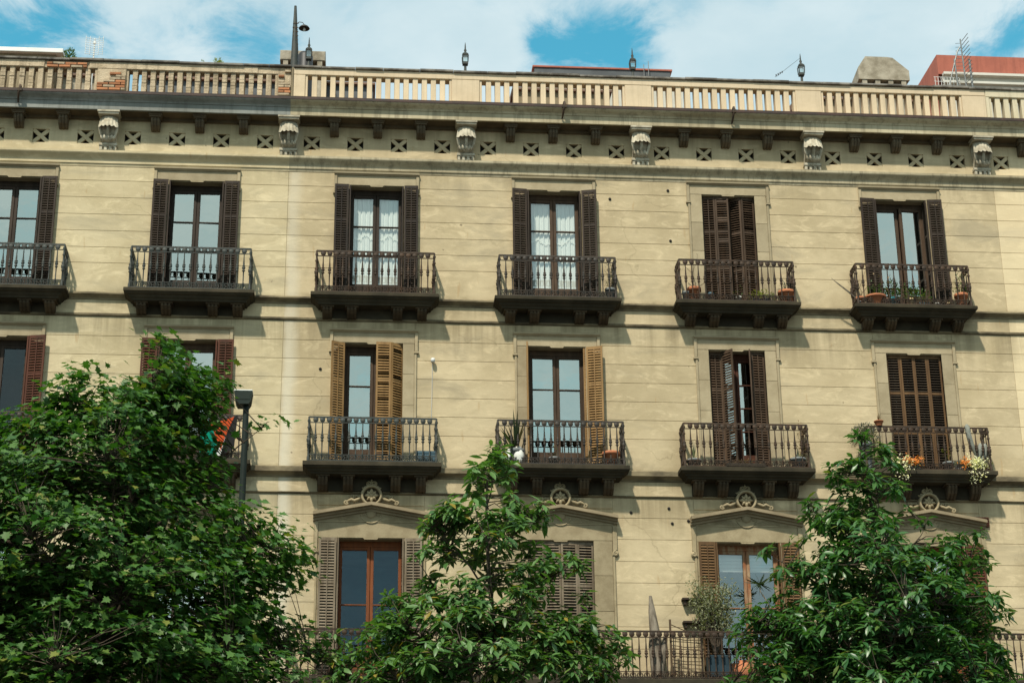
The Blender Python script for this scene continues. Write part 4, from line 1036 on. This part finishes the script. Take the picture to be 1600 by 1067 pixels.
# fourth-storey balcony with half-closed brown shutters
potted(bx(1085, 458), Z4, 'terracotta pot with a bare leggy twig at the corner of the ajar shutter balcony', ('terracotta', .125, .24), 'twigs', 'leaf_dark', .85, n=4, ls=.06)
potted(bx(1111, 462), Z4, 'small blue pot beside the leggy twig pot', ('bluepot', .06, .17), 'blades', 'leaf_dark', .10, n=8, ls=.01)
potted(bx(1072, 462), Z4, 'grey glazed pot squeezed into the railing corner beside the leggy twig', ('greypot', .07, .18), 'blades', 'leaf_dark', .08, n=8, ls=.01)
potted(bx(1155, 466), Z4, 'white round pot with a small green shoot before the ajar shutters', ('whitepot', .05, .12), 'twigs', 'leaf_small', .28, n=5, ls=.06)
potted(bx(1189, 462), Z4, 'low trough of trailing yellow green foliage before the ajar shutters', ('bluepot', .20, .12), 'bush', 'leaf_yellowgreen', .24, .32, 300, ls=.055, pk='box')
potted(bx(1229, 462), Z4, 'round terracotta pot with dark bushy leaves in the right corner of the ajar shutter balcony', ('terracotta', .15, .22), 'bush', 'leaf_dark', .25, .17, 150, ls=.06)
# fourth-storey balcony crowded with pots
potted(bx(1369, 475), Z4, 'wide shallow terracotta bowl with dark stems on the crowded pot balcony', ('terracotta', .19, .17), 'bush', 'leaf_small', .38, .24, 260, ls=.065)
potted(bx(1345, 470), Z4, 'bare branching stem in a brown pot at the railing end of the crowded balcony', ('terracotta', .09, .15), 'twigs', None, .75, n=3)
potted(bx(1385, 470), Z4, 'pink pot with a dark purple leaved stem on the crowded balcony', ('pinkpot', .055, .14), 'twigs', 'leaf_dry', .70, n=4, ls=.08)
potted(bx(1397, 472), Z4, 'teal pot with dark green leaves on the crowded balcony', ('tealpot', .065, .16), 'bush', 'leaf_small', .45, .20, 280, ls=.075)
potted(bx(1404, 472), Z4, 'little blue pot next to the teal one', ('bluepot', .05, .14), 'blades', 'leaf_small', .14, n=10, ls=.01, y=-.28)
potted(bx(1425, 476), Z4, 'cream pot with a low mound of greenery before the tall panes', ('creampot', .055, .15), 'bush', 'leaf_small', .36, .30, 380, ls=.065)
potted(bx(1443, 474), Z4, 'dark blue trough with straggling leaves on the crowded balcony', ('bluepot', .12, .13), 'bush', 'leaf_small', .34, .22, 220, ls=.065, pk='box')
potted(bx(1465, 478), Z4, 'tiny white pot by the right shutter foot', ('whitepot', .04, .09), 'blades', 'leaf_yellowgreen', .10, n=8, ls=.01)
potted(bx(1482, 478), Z4, 'tiny cream pot next to the tall green bush', ('creampot', .035, .10), 'blades', 'leaf_small', .08, n=8, ls=.01)
potted(bx(1503, 470), Z4, 'pinkish terracotta pot with a tall green bush in the railing corner', ('terracotta', .12, .24), 'bush', 'leaf_small', .55, .17, 260, ls=.06)
x = 16.45
P_ = thing('potted_plant', (x, -.42, Z4), 'bare twigs poking out through the side railing of the crowded balcony', 'potted plant', 'potted plants on the balconies'); pot_on(P_, x+.32, -.35, Z4, .05, .12, 'greypot')
m = MB()
for k in range(3): m.tube([(x+.32, -.37, Z4+.1), (x+.1, -.45, Z4+.25+.02*k), (x-.22-.05*k, -.5, Z4+.5+.05*k)], [.01, .008, .005], 5)
m.build('stem', 'bark_pale', P_)
# faded plant on the net curtain balcony
potted(11.18, Z4, 'faded grey bush and dry stems in the corner of the net curtain balcony', ('greypot', .09, .2), 'bush', 'leaf_grey', .72, .14, 200, ls=.05)
# third-storey balconies
A = potted(bx(806, 690, -.28), Z3, 'tall sword leaved agave behind the white jugs', ('greypot', .16, .25), 'blades', 'leaf_dark', .92, n=18, y=-.27, ls=.026)
for px, lb, rr in ((795, 'small white jug below the agave', .09), (810, 'larger white jug below the agave', .115)):
    r_ = thing('jug', (bx(px, 705), -.36, Z3), lb, 'jug', 'white jugs under the agave'); pot_on(r_, bx(px, 705), -.36, Z3, rr*1.1, .42 if rr > .1 else .36, 'whitepot', 'jug')
potted(bx(955, 705), Z3, 'round brown terracotta pot at the right end of the agave balcony', ('terracotta', .15, .23), 'blades', 'leaf_dark', .05, n=5, ls=.006)
potted(bx(866, 700), Z3, 'thin straggling plant in a grey pot in the middle of the agave balcony', ('greypot', .10, .14), 'twigs', 'leaf_small', .32, n=8, ls=.05)
r_ = thing('storage_crate', (bx(667, 708, -.30), -.30, Z3), 'blue grey plastic crate in the corner of the ochre shutter balcony', 'crate'); m = MB(); x = bx(667, 708, -.30)
m.bbox(x-.20, x+.20, -.40, -.18, Z3, Z3+.28, .01); m.bbox(x-.215, x+.215, -.41, -.17, Z3+.23, Z3+.29, .006)
for i in range(6): q = x-.175+.07*i; m.box(q-.012, q+.012, -.412, -.40, Z3+.02, Z3+.22)
m.build('box', 'bluepot', r_)
potted(bx(1084, 712), Z3, 'silvery spiky plant at the left end of the twin open leaf balcony', ('greypot', .13, .14), 'blades', 'leaf_silver', .45, n=34, ls=.006)
potted(bx(1247, 715), Z3, 'silver leaved plant at the right end of the twin open leaf balcony', ('greypot', .14, .18), 'blades', 'leaf_silver', .30, n=26, ls=.007)
potted(13.95, Z3, 'low red brown heather trough along the twin open leaf balcony', ('soil', .42, .08), 'bush', 'leaf_dry', .14, .42, 160, ls=.04, pk='box')
P_ = potted(15.23, Z3, 'dry brown creeper climbing the corner post of the twin open leaf balcony', ('greypot', .06, .12), 'bush', 'leaf_dry', .95, .10, 260, ls=.05)
# cactus balcony
potted(16.62, Z3, 'shaggy grey bush bulging over the railing corner of the cactus balcony', ('greypot', .14, .62), 'bush', 'leaf_grey', .50, .36, 1500, y=-.44, ls=.06)
potted(16.95, 14.425, 'little terracotta pot of dry grass balanced on the cactus balcony handrail', ('terracotta', .10, .11), 'blades', 'leaf_dry', .22, n=26, y=-.44, ls=.003)
def flowers(x, z, label, lm, pl, w_, drop, n, pot='greypot'):
    r_ = thing('flower_box', (x, -.38, z), label, 'flowers', 'flower boxes on the cactus balcony'); pot_on(r_, x, -.36, z+.01, .16, .14, pot, 'box')
    P = np.stack([x+rng.normal(0, w_*.5, n), -.45+rng.uniform(-.16, .12, n), z+.22-drop*rng.random(n)**2.2+rng.normal(0, .05, n)], -1)
    foliage('blossom', LEAF_SMALL, P, frames(rdir(n), np.array([0, -1, .4])+rdir(n)*.6), rng.uniform(.035, .075, n), lm, r_)
    g = n//2; Q = np.stack([x+rng.normal(0, w_*.5, g), -.40+rng.uniform(-.1, .1, g), z+.16+rng.normal(0, .06, g)], -1); foliage('foliage', LEAF_SMALL, Q, frames(rdir(g), np.array([0, -.5, 1])+rdir(g)*.6), rng.uniform(.05, .08, g), pl, r_)
flowers(bx(1407, 725), Z3, 'cream flowers trailing over the slab edge near the tall tree tip', 'petal_cream', 'leaf_small', .22, .46, 260)
flowers(bx(1424, 715), Z3, 'orange flowers clustered left on the cactus balcony', 'petal_orange', 'leaf_small', .18, .05, 170)
flowers(bx(1504, 722), Z3, 'orange flowers beside the yellow trailing ones', 'petal_orange', 'leaf_small', .09, .12, 120)
flowers(bx(1522, 728), Z3, 'pale yellow flowers trailing thickly below the cactus', 'petal_cream', 'leaf_yellowgreen', .22, .44, 480)
potted(bx(1481, 708), Z3, 'yellow green shoot in a small dark pot on the cactus balcony', ('greypot', .10, .16), 'twigs', 'leaf_yellowgreen', .38, n=6, ls=.08)
potted(bx(1413, 705), Z3, 'stubby olive green column cactus before the closed brown shutters', ('terracotta', .09, .18), 'blades', 'leaf_small', .05, n=4, ls=.006)
r_ = thing('cactus', (19.1, -.36, Z3), 'tall pale grey column cactus leaning over the right railing corner', 'cactus'); pot_on(r_, 19.1, -.34, Z3, .13, .2, 'greypot')
m = MB()
for path, rr in (([(19.12, -.34, Z3+.18), (19.08, -.36, Z3+.45), (18.98, -.40, Z3+.62), (18.92, -.44, Z3+.86), (18.90, -.45, Z3+1.02)], .058), ([(19.10, -.34, Z3+.25), (19.16, -.40, Z3+.45), (19.17, -.42, Z3+.60)], .058), ([(19.10, -.34, Z3+.22), (19.27, -.38, Z3+.40), (19.28, -.4, Z3+.60)], .05)):
    m.tube(path+[tuple(Vector(path[-1])+Vector((0, 0, .05)))], [rr*.8]+[rr]*(len(path)-1)+[rr*.35], 9)
m.build('stem', 'cactus_green', r_)
# second-storey balcony
r_ = thing('driftwood_trunk', (12.05, -.40, Z2), 'bleached dead tree trunk leaning upright against the railing', 'driftwood')
m = MB(); xx = bx(1030, 1040, -.45); P = [(xx, -.40, Z2), (xx-.02, -.38, Z2+.5), (xx-.05, -.36, Z2+1.0), (xx-.09, -.34, Z2+1.45), (xx-.11, -.33, Z2+1.78)]
m.tube(P, [.14, .13, .11, .075, .03], 9); m.tube([(xx+.02, -.42, Z2+.15), (xx+.10, -.46, Z2+.6), (xx+.17, -.42, Z2+.98)], [.09, .08, .04], 7); m.tube([(xx-.1, -.4, Z2+.1), (xx-.14, -.42, Z2+.7), (xx-.13, -.40, Z2+1.0)], [.06, .06, .04], 7); m.build('trunk', 'bark_pale', r_)
m = MB(); x0 = bx(1048, 1000, -.5)
m.box(x0-.02, x0+.02, -.52, -.48, Z2, Z2+1.25); m.box(x0+.62, x0+.655, -.52, -.48, Z2, Z2+1.0)
for i in range(11): z = Z2+.12+.075*i; m.tube([(x0, -.5, z), (x0+.3, -.5, z-.03+.02*math.sin(i*3)), (x0+.64, -.5, z-.04)], .008, 4)
for i in range(7): q = x0+.08*i+.08; m.tube([(q, -.505, Z2+.1), (q+.02, -.5, Z2+.95)], .006, 4)
m.tube([(x0, -.5, Z2+1.15), (x0+.3, -.5, Z2+1.02), (x0+.64, -.5, Z2+.9)], .01, 4)
tag(m.build('trellis', 'twig'), 'rickety twig trellis behind the second storey railing beside the driftwood', 'trellis')
r_ = thing('olive_tree', (bx(1118, 1000, -.40), -.40, Z2), 'grey green olive bush growing tall in a dark blue tub', 'potted tree'); xo = bx(1118, 1000, -.40)
pot_on(r_, xo+.05, -.36, Z2, .24, .52, 'darkblue_pot', 'box')
m = MB(); tips = []
for k in range(26):
    a = rng.uniform(-1, 1); e = rng.uniform(-.5, .5); h = rng.uniform(1.1, 1.95); p = [(xo, -.36, Z2+.5), (xo+a*.22, -.36+e*.12, Z2+.5+h*.4), (xo+a*.45, -.36+e*.25, Z2+.25+h)]
    m.tube(p, [.018, .01, .004], 5)
    for i in range(42): t = rng.uniform(.25, 1.05); q = np.array(p[1])*(1-t)+np.array(p[2])*t if t > .0 else p[0]; tips.append(q+rng.normal(0, .085, 3))
m.build('stem', 'bark', r_); P = np.array(tips); P = P[P[:, 1] < -.08]
P = np.concatenate([P, P+rng.normal(0, .05, P.shape), P+rng.normal(0, .06, P.shape)]); P = P[P[:, 1] < -.06]; n = len(P); foliage('foliage', LEAF_SMALL, P, frames(rdir(n)+np.array([0, 0, .4]), rdir(n)+np.array([0, -.3, .8])), rng.uniform(.045, .08, n), 'leaf_olive', r_)
r_ = thing('potted_plant', (14.75, -.35, Z2), 'slender white stemmed yucca with a spiky tuft before the worn red window', 'potted plant', 'potted plants on the balconies'); pot_on(r_, 14.75, -.35, Z2, .14, .25, 'terracotta')
xt, ztp = at(1187, 912, -.35); m = MB(); m.tube([(14.75, -.35, Z2+.2), (14.72, -.35, Z2+.7), (xt+.12, -.35, ztp-.35), (xt, -.35, ztp-.15), (xt, -.35, ztp)], .013, 6); m.build('stem', 'bark_pale', r_)
n = 30; d = rdir(n); d[:, 2] = d[:, 2]*.8+.1; foliage('foliage', LEAF_BLADE, np.repeat([[xt, -.35, ztp]], n, 0), frames(d, rdir(n)), np.stack([np.full(n, .35), np.full(n, .26), np.full(n, .26)], -1), 'leaf_dark', r_)
potted(bx(1192, 1030, -.4), Z2, 'bright terracotta tub half hidden by the glossy leaved tree', ('terracotta', .18, .34), 'bush', 'leaf_dark', .3, .25, 120, y=-.4)
potted(bx(1160, 1020, -.4), Z2, 'old terracotta urn beside the blue tub of the olive', ('terracotta', .2, .42), 'bush', 'leaf_dry', .1, .15, 30, y=-.4, pk='jug')
# roof plants
for px, py, h, n, lb in ((108, 92, .36, 260, 'bushy green weed rooted beside the pale roof hut'), (341, 97, .24, 110, 'small green weed growing on the crumbling balustrade'), (317, 98, .12, 24, 'tiny sprout beside the small weed on the balustrade')):
    x, z = at(px, py, .02); z = 22.985; r_ = thing('roof_weed', (x, .03, z), lb, 'weed', 'weeds growing on the roof edge')
    d = rdir(n); d[:, 2] = abs(d[:, 2]); rr = rng.random(n)**.5; P = np.array([x, .03, z])+np.stack([d[:, 0]*h*.42*rr, d[:, 1]*.06*rr, d[:, 2]*h*rr], -1)
    m = MB()
    for i in range(0, n, max(1, n//9)): m.tube([(x, .03, z), tuple(P[i])], [.006, .002], 4)
    m.build('stem', 'twig', r_); foliage('foliage', LEAF_SMALL, P, frames(d+rdir(n)*.7, rdir(n)+np.array([0, -.3, .8])), rng.uniform(.05, .09, n), 'leaf_small' if n > 200 else 'leaf_yellowgreen', r_)
# flag on the railing
m = MB(); N, K = 60, 40; x0, x1, zt, zb = 2.40, 3.16, 14.38, 13.52; vs = []
for j in range(K+1):
    for i in range(N+1):
        u, v = i/N, j/K; sag = .16*math.sin(u*math.pi)*(1-v)
        vs.append((x0+(x1-x0)*u+.05*v*math.sin(u*5), -.50+.02*math.sin(u*16+v*2)*(.3+v)-.03*v, zt-.02+.10*(u-.5)*(1-v)-(zt-zb)*v*(.92+.1*math.sin(u*4))-sag*.6))
n0 = len(m.v); m.v += vs
for j in range(K):
    for i in range(N):
        u, v = (i+.5)/N, (j+.5)/K
        red = abs(u-.56) < .34*(1-v*1.15); mi = 0 if red else (1 if u < .42 else (2 if (u+v*.3 < .86 and v > .35) else 3))
        m.f.append((j*(N+1)+i, j*(N+1)+i+1, (j+1)*(N+1)+i+1, (j+1)*(N+1)+i)); m.sm.append(True); m.mi.append(mi)
tag(m.build('flag', ['flag_red', 'flag_green', 'flag_white', 'flag_black']), 'red, green, white and black flag tied to the balcony railing behind the tree', 'flag')

# ------------------------------------------------------------------ street lamp
yl = -7.0; xl, ztop = at(381, 612, yl)
SL = thing('street_lamp', (xl+.06, yl, 0), 'dark green street lamp with a boxy head above the left tree', 'street lamp')
xp = xl+.05
m = MB(); m.lathe((xp, yl, 0), [(.16, 0), (.16, .05), (.11, .10), (.10, .9), (.085, 1.0), (.075, 4), (.052, ztop-.30), (.05, ztop-.26)], 14); m.build('pole', 'lamp_green', SL)
zb = ztop-.26; m = MB(); o = [(-.10, zb-.01), (.10, zb-.01), (.135, zb+.05), (.155, zb+.22), (-.155, zb+.22), (-.135, zb+.05)]
m.poly([(xl+a, b) for a, b in o], yl-.15, yl+.15); m.box(xl-.12, xl+.12, yl-.156, yl-.15, zb+.07, zb+.19); m.build('lamp_head', 'lamp_green', SL)
m = MB(); m.bbox(xl-.16, xl+.16, yl-.16, yl+.16, zb+.222, zb+.25, .01); m.build('lamp_cover', 'lamp_white', SL)

# ------------------------------------------------------------------ trees
def inside(P, poly):
    x, y = P[:, 0], P[:, 1]; c = np.zeros(len(P), bool); n = len(poly)
    for i in range(n):
        (x1, y1), (x2, y2) = poly[i], poly[(i+1) % n]
        k = (y1 > y) != (y2 > y); c ^= k & (x < (x2-x1)*(y-y1)/(y2-y1+1e-12)+x1)
    return c
def edist(P, poly):
    d = np.full(len(P), 1e9); n = len(poly)
    for i in range(n):
        a, b = np.array(poly[i]), np.array(poly[(i+1) % n]); ab = b-a
        t = np.clip(((P-a)@ab)/(ab@ab), 0, 1); d = np.minimum(d, np.linalg.norm(P-a-t[:, None]*ab, axis=1))
    return d
def tree(label, base, yt, polys, npad, padr, padgap, shoots, tmpl, mat, whorl, lsize, nleaf, trunk_r, depthk=1.1, dmax=1.9, nlimb=22, z_min_attach=3.2, top=None, bark='bark', spread=.15, seed=1):
    """crown outline surveyed on the tree's own vertical plane, then given depth, limbs, twigs and leaves"""
    global rng
    rng = np.random.default_rng(seed)
    T = thing('street_tree', (base[0], yt, 0), label, 'tree', 'trees along the pavement')
    pads = []; PA = np.zeros((4000, 3)); sc3 = np.array([1, 1, 1.35])
    for pl, wt in polys:
        wp = [at(px, py, yt) for px, py in pl]; xs = [p[0] for p in wp]; zs = [p[1] for p in wp]
        need = int(npad*wt); got = 0; tries = 0; dmin = padgap
        while got < need and tries < 400:      # spaced foliage pads through the crown's depth
            tries += 1; Q = np.stack([rng.uniform(min(xs), max(xs), 60), rng.uniform(min(zs), max(zs), 60)], -1); Q = Q[inside(Q, wp)]
            if not len(Q): continue
            e = edist(Q, wp); t = np.minimum(dmax, depthk*(e+.05)); u = rng.uniform(-1, 1, len(Q)); u = np.sign(u)*np.abs(u)**.6
            for q, ee, tt, uu in zip(Q, e, t, u):
                if got >= need: break
                c = np.array([q[0], yt+uu*tt, q[1]])
                if pads and (((PA[:len(pads)]-c)*sc3)**2).sum(1).min() < dmin*dmin: continue
                PA[len(pads)] = c
                pads.append((c, min(padr, .12+ee*.9)*rng.uniform(.75, 1.2))); got += 1
            if tries % 40 == 0: dmin *= .85
    # shoots sit on the upper dome of each pad, so its top is lit and its belly stays dark
    C = []
    for c, r in pads:
        n = max(2, int(shoots*(r/padr)**1.6)); a = rng.uniform(0, 6.28, n); zz_ = rng.uniform(-.35, 1, n); rr_ = np.sqrt(np.maximum(0, 1-zz_**2*.9))*rng.uniform(.6, 1, n)
        C.append(c+np.stack([np.cos(a)*rr_*r, np.sin(a)*rr_*r, zz_*r*.62], -1))
    C = np.concatenate(C); PC = np.array([p[0] for p in pads])
    # trunk
    tx, tz = top; bx0 = base[0]
    zs = np.linspace(0, tz, 12); tr = [(bx0+(tx-bx0)*(z/tz)**1.4+.06*math.sin(z*1.3+seed), yt+.06*math.sin(z*.9+seed), z) for z in zs]
    m = MB(); m.tube(tr, [trunk_r*(1-.92*(z/tz)**1.1)+.006 for z in zs], 10); m.build('trunk', bark, T)
    def trunk_at(z): f = np.clip(z/tz*11, 0, 10.999); i = int(f); a, b = np.array(tr[i]), np.array(tr[i+1]); return a+(b-a)*(f-i)
    # limbs reach out to spread cluster points
    idx = [int(rng.integers(len(PC)))]; dd = np.linalg.norm(PC-PC[idx[0]], axis=1)
    for _ in range(nlimb-1): j = int(dd.argmax()); idx.append(j); dd = np.minimum(dd, np.linalg.norm(PC-PC[j], axis=1))
    limbpts = []
    for j in idx:
        e = PC[j]-np.array([0, 0, .08]); h = math.hypot(e[0]-bx0, e[1]-yt); za = max(z_min_attach, min(tz*.93, e[2]-.75*h-.15)); a = trunk_at(za)
        mid = (a+e)/2+np.array([0, 0, .12*h])+rng.normal(0, .07, 3); ts = np.linspace(0, 1, 7)
        pts = [(1-t)**2*a+2*t*(1-t)*mid+t*t*e+rng.normal(0, .02, 3)*(0 < t < 1) for t in ts]
        r0_ = max(.018, trunk_r*(.42*(1-za/tz)+.10)); m = MB(); m.tube([tuple(p) for p in pts], [r0_*(1-.86*t) for t in ts], 6); m.build('branch', bark, T)
        for t in np.linspace(.15, 1, 14): limbpts.append((1-t)**2*a+2*t*(1-t)*mid+t*t*e)
    LP = np.array(limbpts); m = MB()
    out = C-np.array([bx0, yt, 0]); out[:, 2] = .25; out /= np.linalg.norm(out, axis=1, keepdims=True)
    P_, D_, N_, S_ = [], [], [], []
    for i, c in enumerate(C):
        k = int(np.argmin(((LP-c)**2).sum(1)+np.maximum(0, LP[:, 2]-c[2])*2)); a = LP[k]
        mid = (a+c)/2+rng.normal(0, .04, 3)
        if np.linalg.norm(a-c) < 1.6: m.tube([tuple(a), tuple(mid), tuple(c)], [.010, .007, .004], 4)
        n = int(nleaf*rng.uniform(.6, 1.35))
        if whorl:      # leaves radiate from the shoot tip and droop
            ph = rng.uniform(0, 6.28)+np.arange(n)*2.4; el = rng.uniform(-.75, .45, n)
            ax = out[i]*.35+np.array([0, 0, 1.]); ax /= np.linalg.norm(ax); s1 = np.cross(ax, [1, .2, .1]); s1 /= np.linalg.norm(s1); s2 = np.cross(ax, s1)
            d = (np.cos(ph)[:, None]*s1+np.sin(ph)[:, None]*s2)*np.cos(el)[:, None]+ax*np.sin(el)[:, None]
            p = c+ax*rng.uniform(-.10, .04, n)[:, None]+d*.02
            nn = ax[None]*1.0+d*.35+rng.normal(0, .25, (n, 3))
        else:
            p = c+rng.normal(0, spread, (n, 3))*np.array([1.1, 1.1, .40]); d = out[i][None]*.8+rng.normal(0, .7, (n, 3)); d[:, 2] = d[:, 2]*.5-.38
            nn = np.array([0, -.1, 1.])[None]+out[i][None]*.45+rng.normal(0, .33, (n, 3))
        P_.append(p); D_.append(d); N_.append(nn); S_.append(rng.uniform(.45, 1.3, n)*lsize)
    m.build('twigs', 'bark', T)['kind'] = 'stuff'
    P, D, N, Sz = map(np.concatenate, (P_, D_, N_, S_)); Fm = frames(D, N)
    # the 300 leaves that show largest become leaf objects, the rest one mass
    inview = (P[:, 2] > 7.0) & (P[:, 0] > -1.5)
    score = np.where(inview, Sz/lsize-.35*(P[:, 1]-yt)-.2*np.abs(Fm[:, 1, 0]), -9); pick = np.argsort(-score)[:300]; rest = np.ones(len(P), bool); rest[pick] = False
    o = foliage('crown', tmpl, P[rest], Fm[rest], Sz[rest], mat, T); o['kind'] = 'stuff'
    one = leaf_mesh('leaf', tmpl, np.zeros((1, 3)), np.eye(3)[None], np.ones(1), mat)
    for i in pick:
        q = bpy.data.objects.new('leaf', one); COL.objects.link(q); q.parent = T
        Mx = np.eye(4); Mx[:3, :3] = Fm[i]*Sz[i]; Mx[:3, 3] = P[i]-np.array([base[0], yt, 0]); q.matrix_local = Matrix(Mx.tolist())
    return T
left_poly = [(-260, 700), (-80, 640), (20, 655), (62, 650), (95, 605), (128, 595), (150, 630), (190, 605), (225, 615), (243, 580), (244, 545), (258, 532), (270, 545), (278, 585), (292, 620), (300, 650), (322, 665), (314, 700), (324, 740), (345, 780), (385, 805), (415, 795), (440, 792), (455, 840), (472, 878), (468, 905), (450, 960), (490, 985), (520, 1030), (500, 1090), (480, 1230), (300, 1310), (-100, 1330), (-300, 1150), (-340, 900)]
tree('broad dark tree with lobed leaves covering the grey cornice house', (1.3, -9.5), -9.5, [(left_poly, 1.0), ([(248, 535), (262, 528), (270, 560), (272, 600), (250, 610)], .02), ([(238, 560), (285, 560), (330, 620), (330, 690), (240, 690)], .05), ([(285, 690), (326, 712), (336, 790), (300, 790)], .03), ([(312, 585), (338, 575), (343, 592), (318, 640)], .012), ([(88, 600), (140, 580), (150, 650), (90, 660)], .02), ([(180, 600), (230, 590), (235, 660), (180, 660)], .02), ([(392, 665), (412, 660), (414, 685), (396, 700)], .004)],
     450, .46, .42, 14, LEAF_MAPLE, 'leaf_left', False, .138, 12, .17, 1.25, 2.3, 44, top=(2.45, 12.5), seed=3)
mid_poly = [(748, 705), (772, 690), (800, 700), (790, 720), (830, 735), (830, 775), (868, 790), (866, 825), (835, 835), (862, 862), (905, 870), (915, 905), (905, 950), (935, 965), (985, 1010), (975, 1075), (960, 1200), (760, 1330), (560, 1200), (520, 1075), (470, 1020), (520, 985), (535, 940), (590, 925), (640, 905), (655, 860), (650, 820), (690, 790), (712, 770), (718, 740), (745, 735)]
tree('slender open tree with drooping pointed leaves between the two pedimented windows', (7.95, -9.5), -9.5, [(mid_poly, .66), ([(540, 1000), (640, 930), (900, 940), (975, 1020), (960, 1200), (560, 1200)], .30), ([(738, 735), (768, 694), (798, 704), (800, 760), (750, 770)], .025), ([(790, 770), (862, 792), (860, 822), (800, 830)], .035), ([(655, 825), (700, 785), (730, 800), (690, 870)], .05)],
     185, .36, .36, 11, LEAF_LANCE, 'leaf_mid', True, .195, 11, .11, 1.0, 1.6, 34, top=(7.78, 10.5), seed=5)
right_poly = [(1345, 672), (1365, 662), (1382, 690), (1392, 725), (1404, 745), (1425, 775), (1412, 800), (1440, 815), (1462, 825), (1480, 860), (1500, 840), (1515, 822), (1548, 850), (1545, 885), (1528, 905), (1548, 935), (1590, 975), (1580, 1000), (1560, 1010), (1590, 1060), (1590, 1200), (1400, 1330), (1200, 1250), (1130, 1080), (1150, 990), (1140, 960), (1190, 945), (1215, 900), (1198, 860), (1245, 835), (1270, 805), (1245, 775), (1275, 765), (1310, 775), (1290, 735), (1320, 720), (1335, 700)]
tree('glossy dense tree with drooping whorled leaves in front of the cactus balcony', (13.7, -9.5), -9.5, [(right_poly, 1.0)],
     250, .42, .38, 13, LEAF_LANCE, 'leaf_right', True, .185, 12, .13, 1.1, 1.9, 40, top=(14.05, 11.2), seed=9)
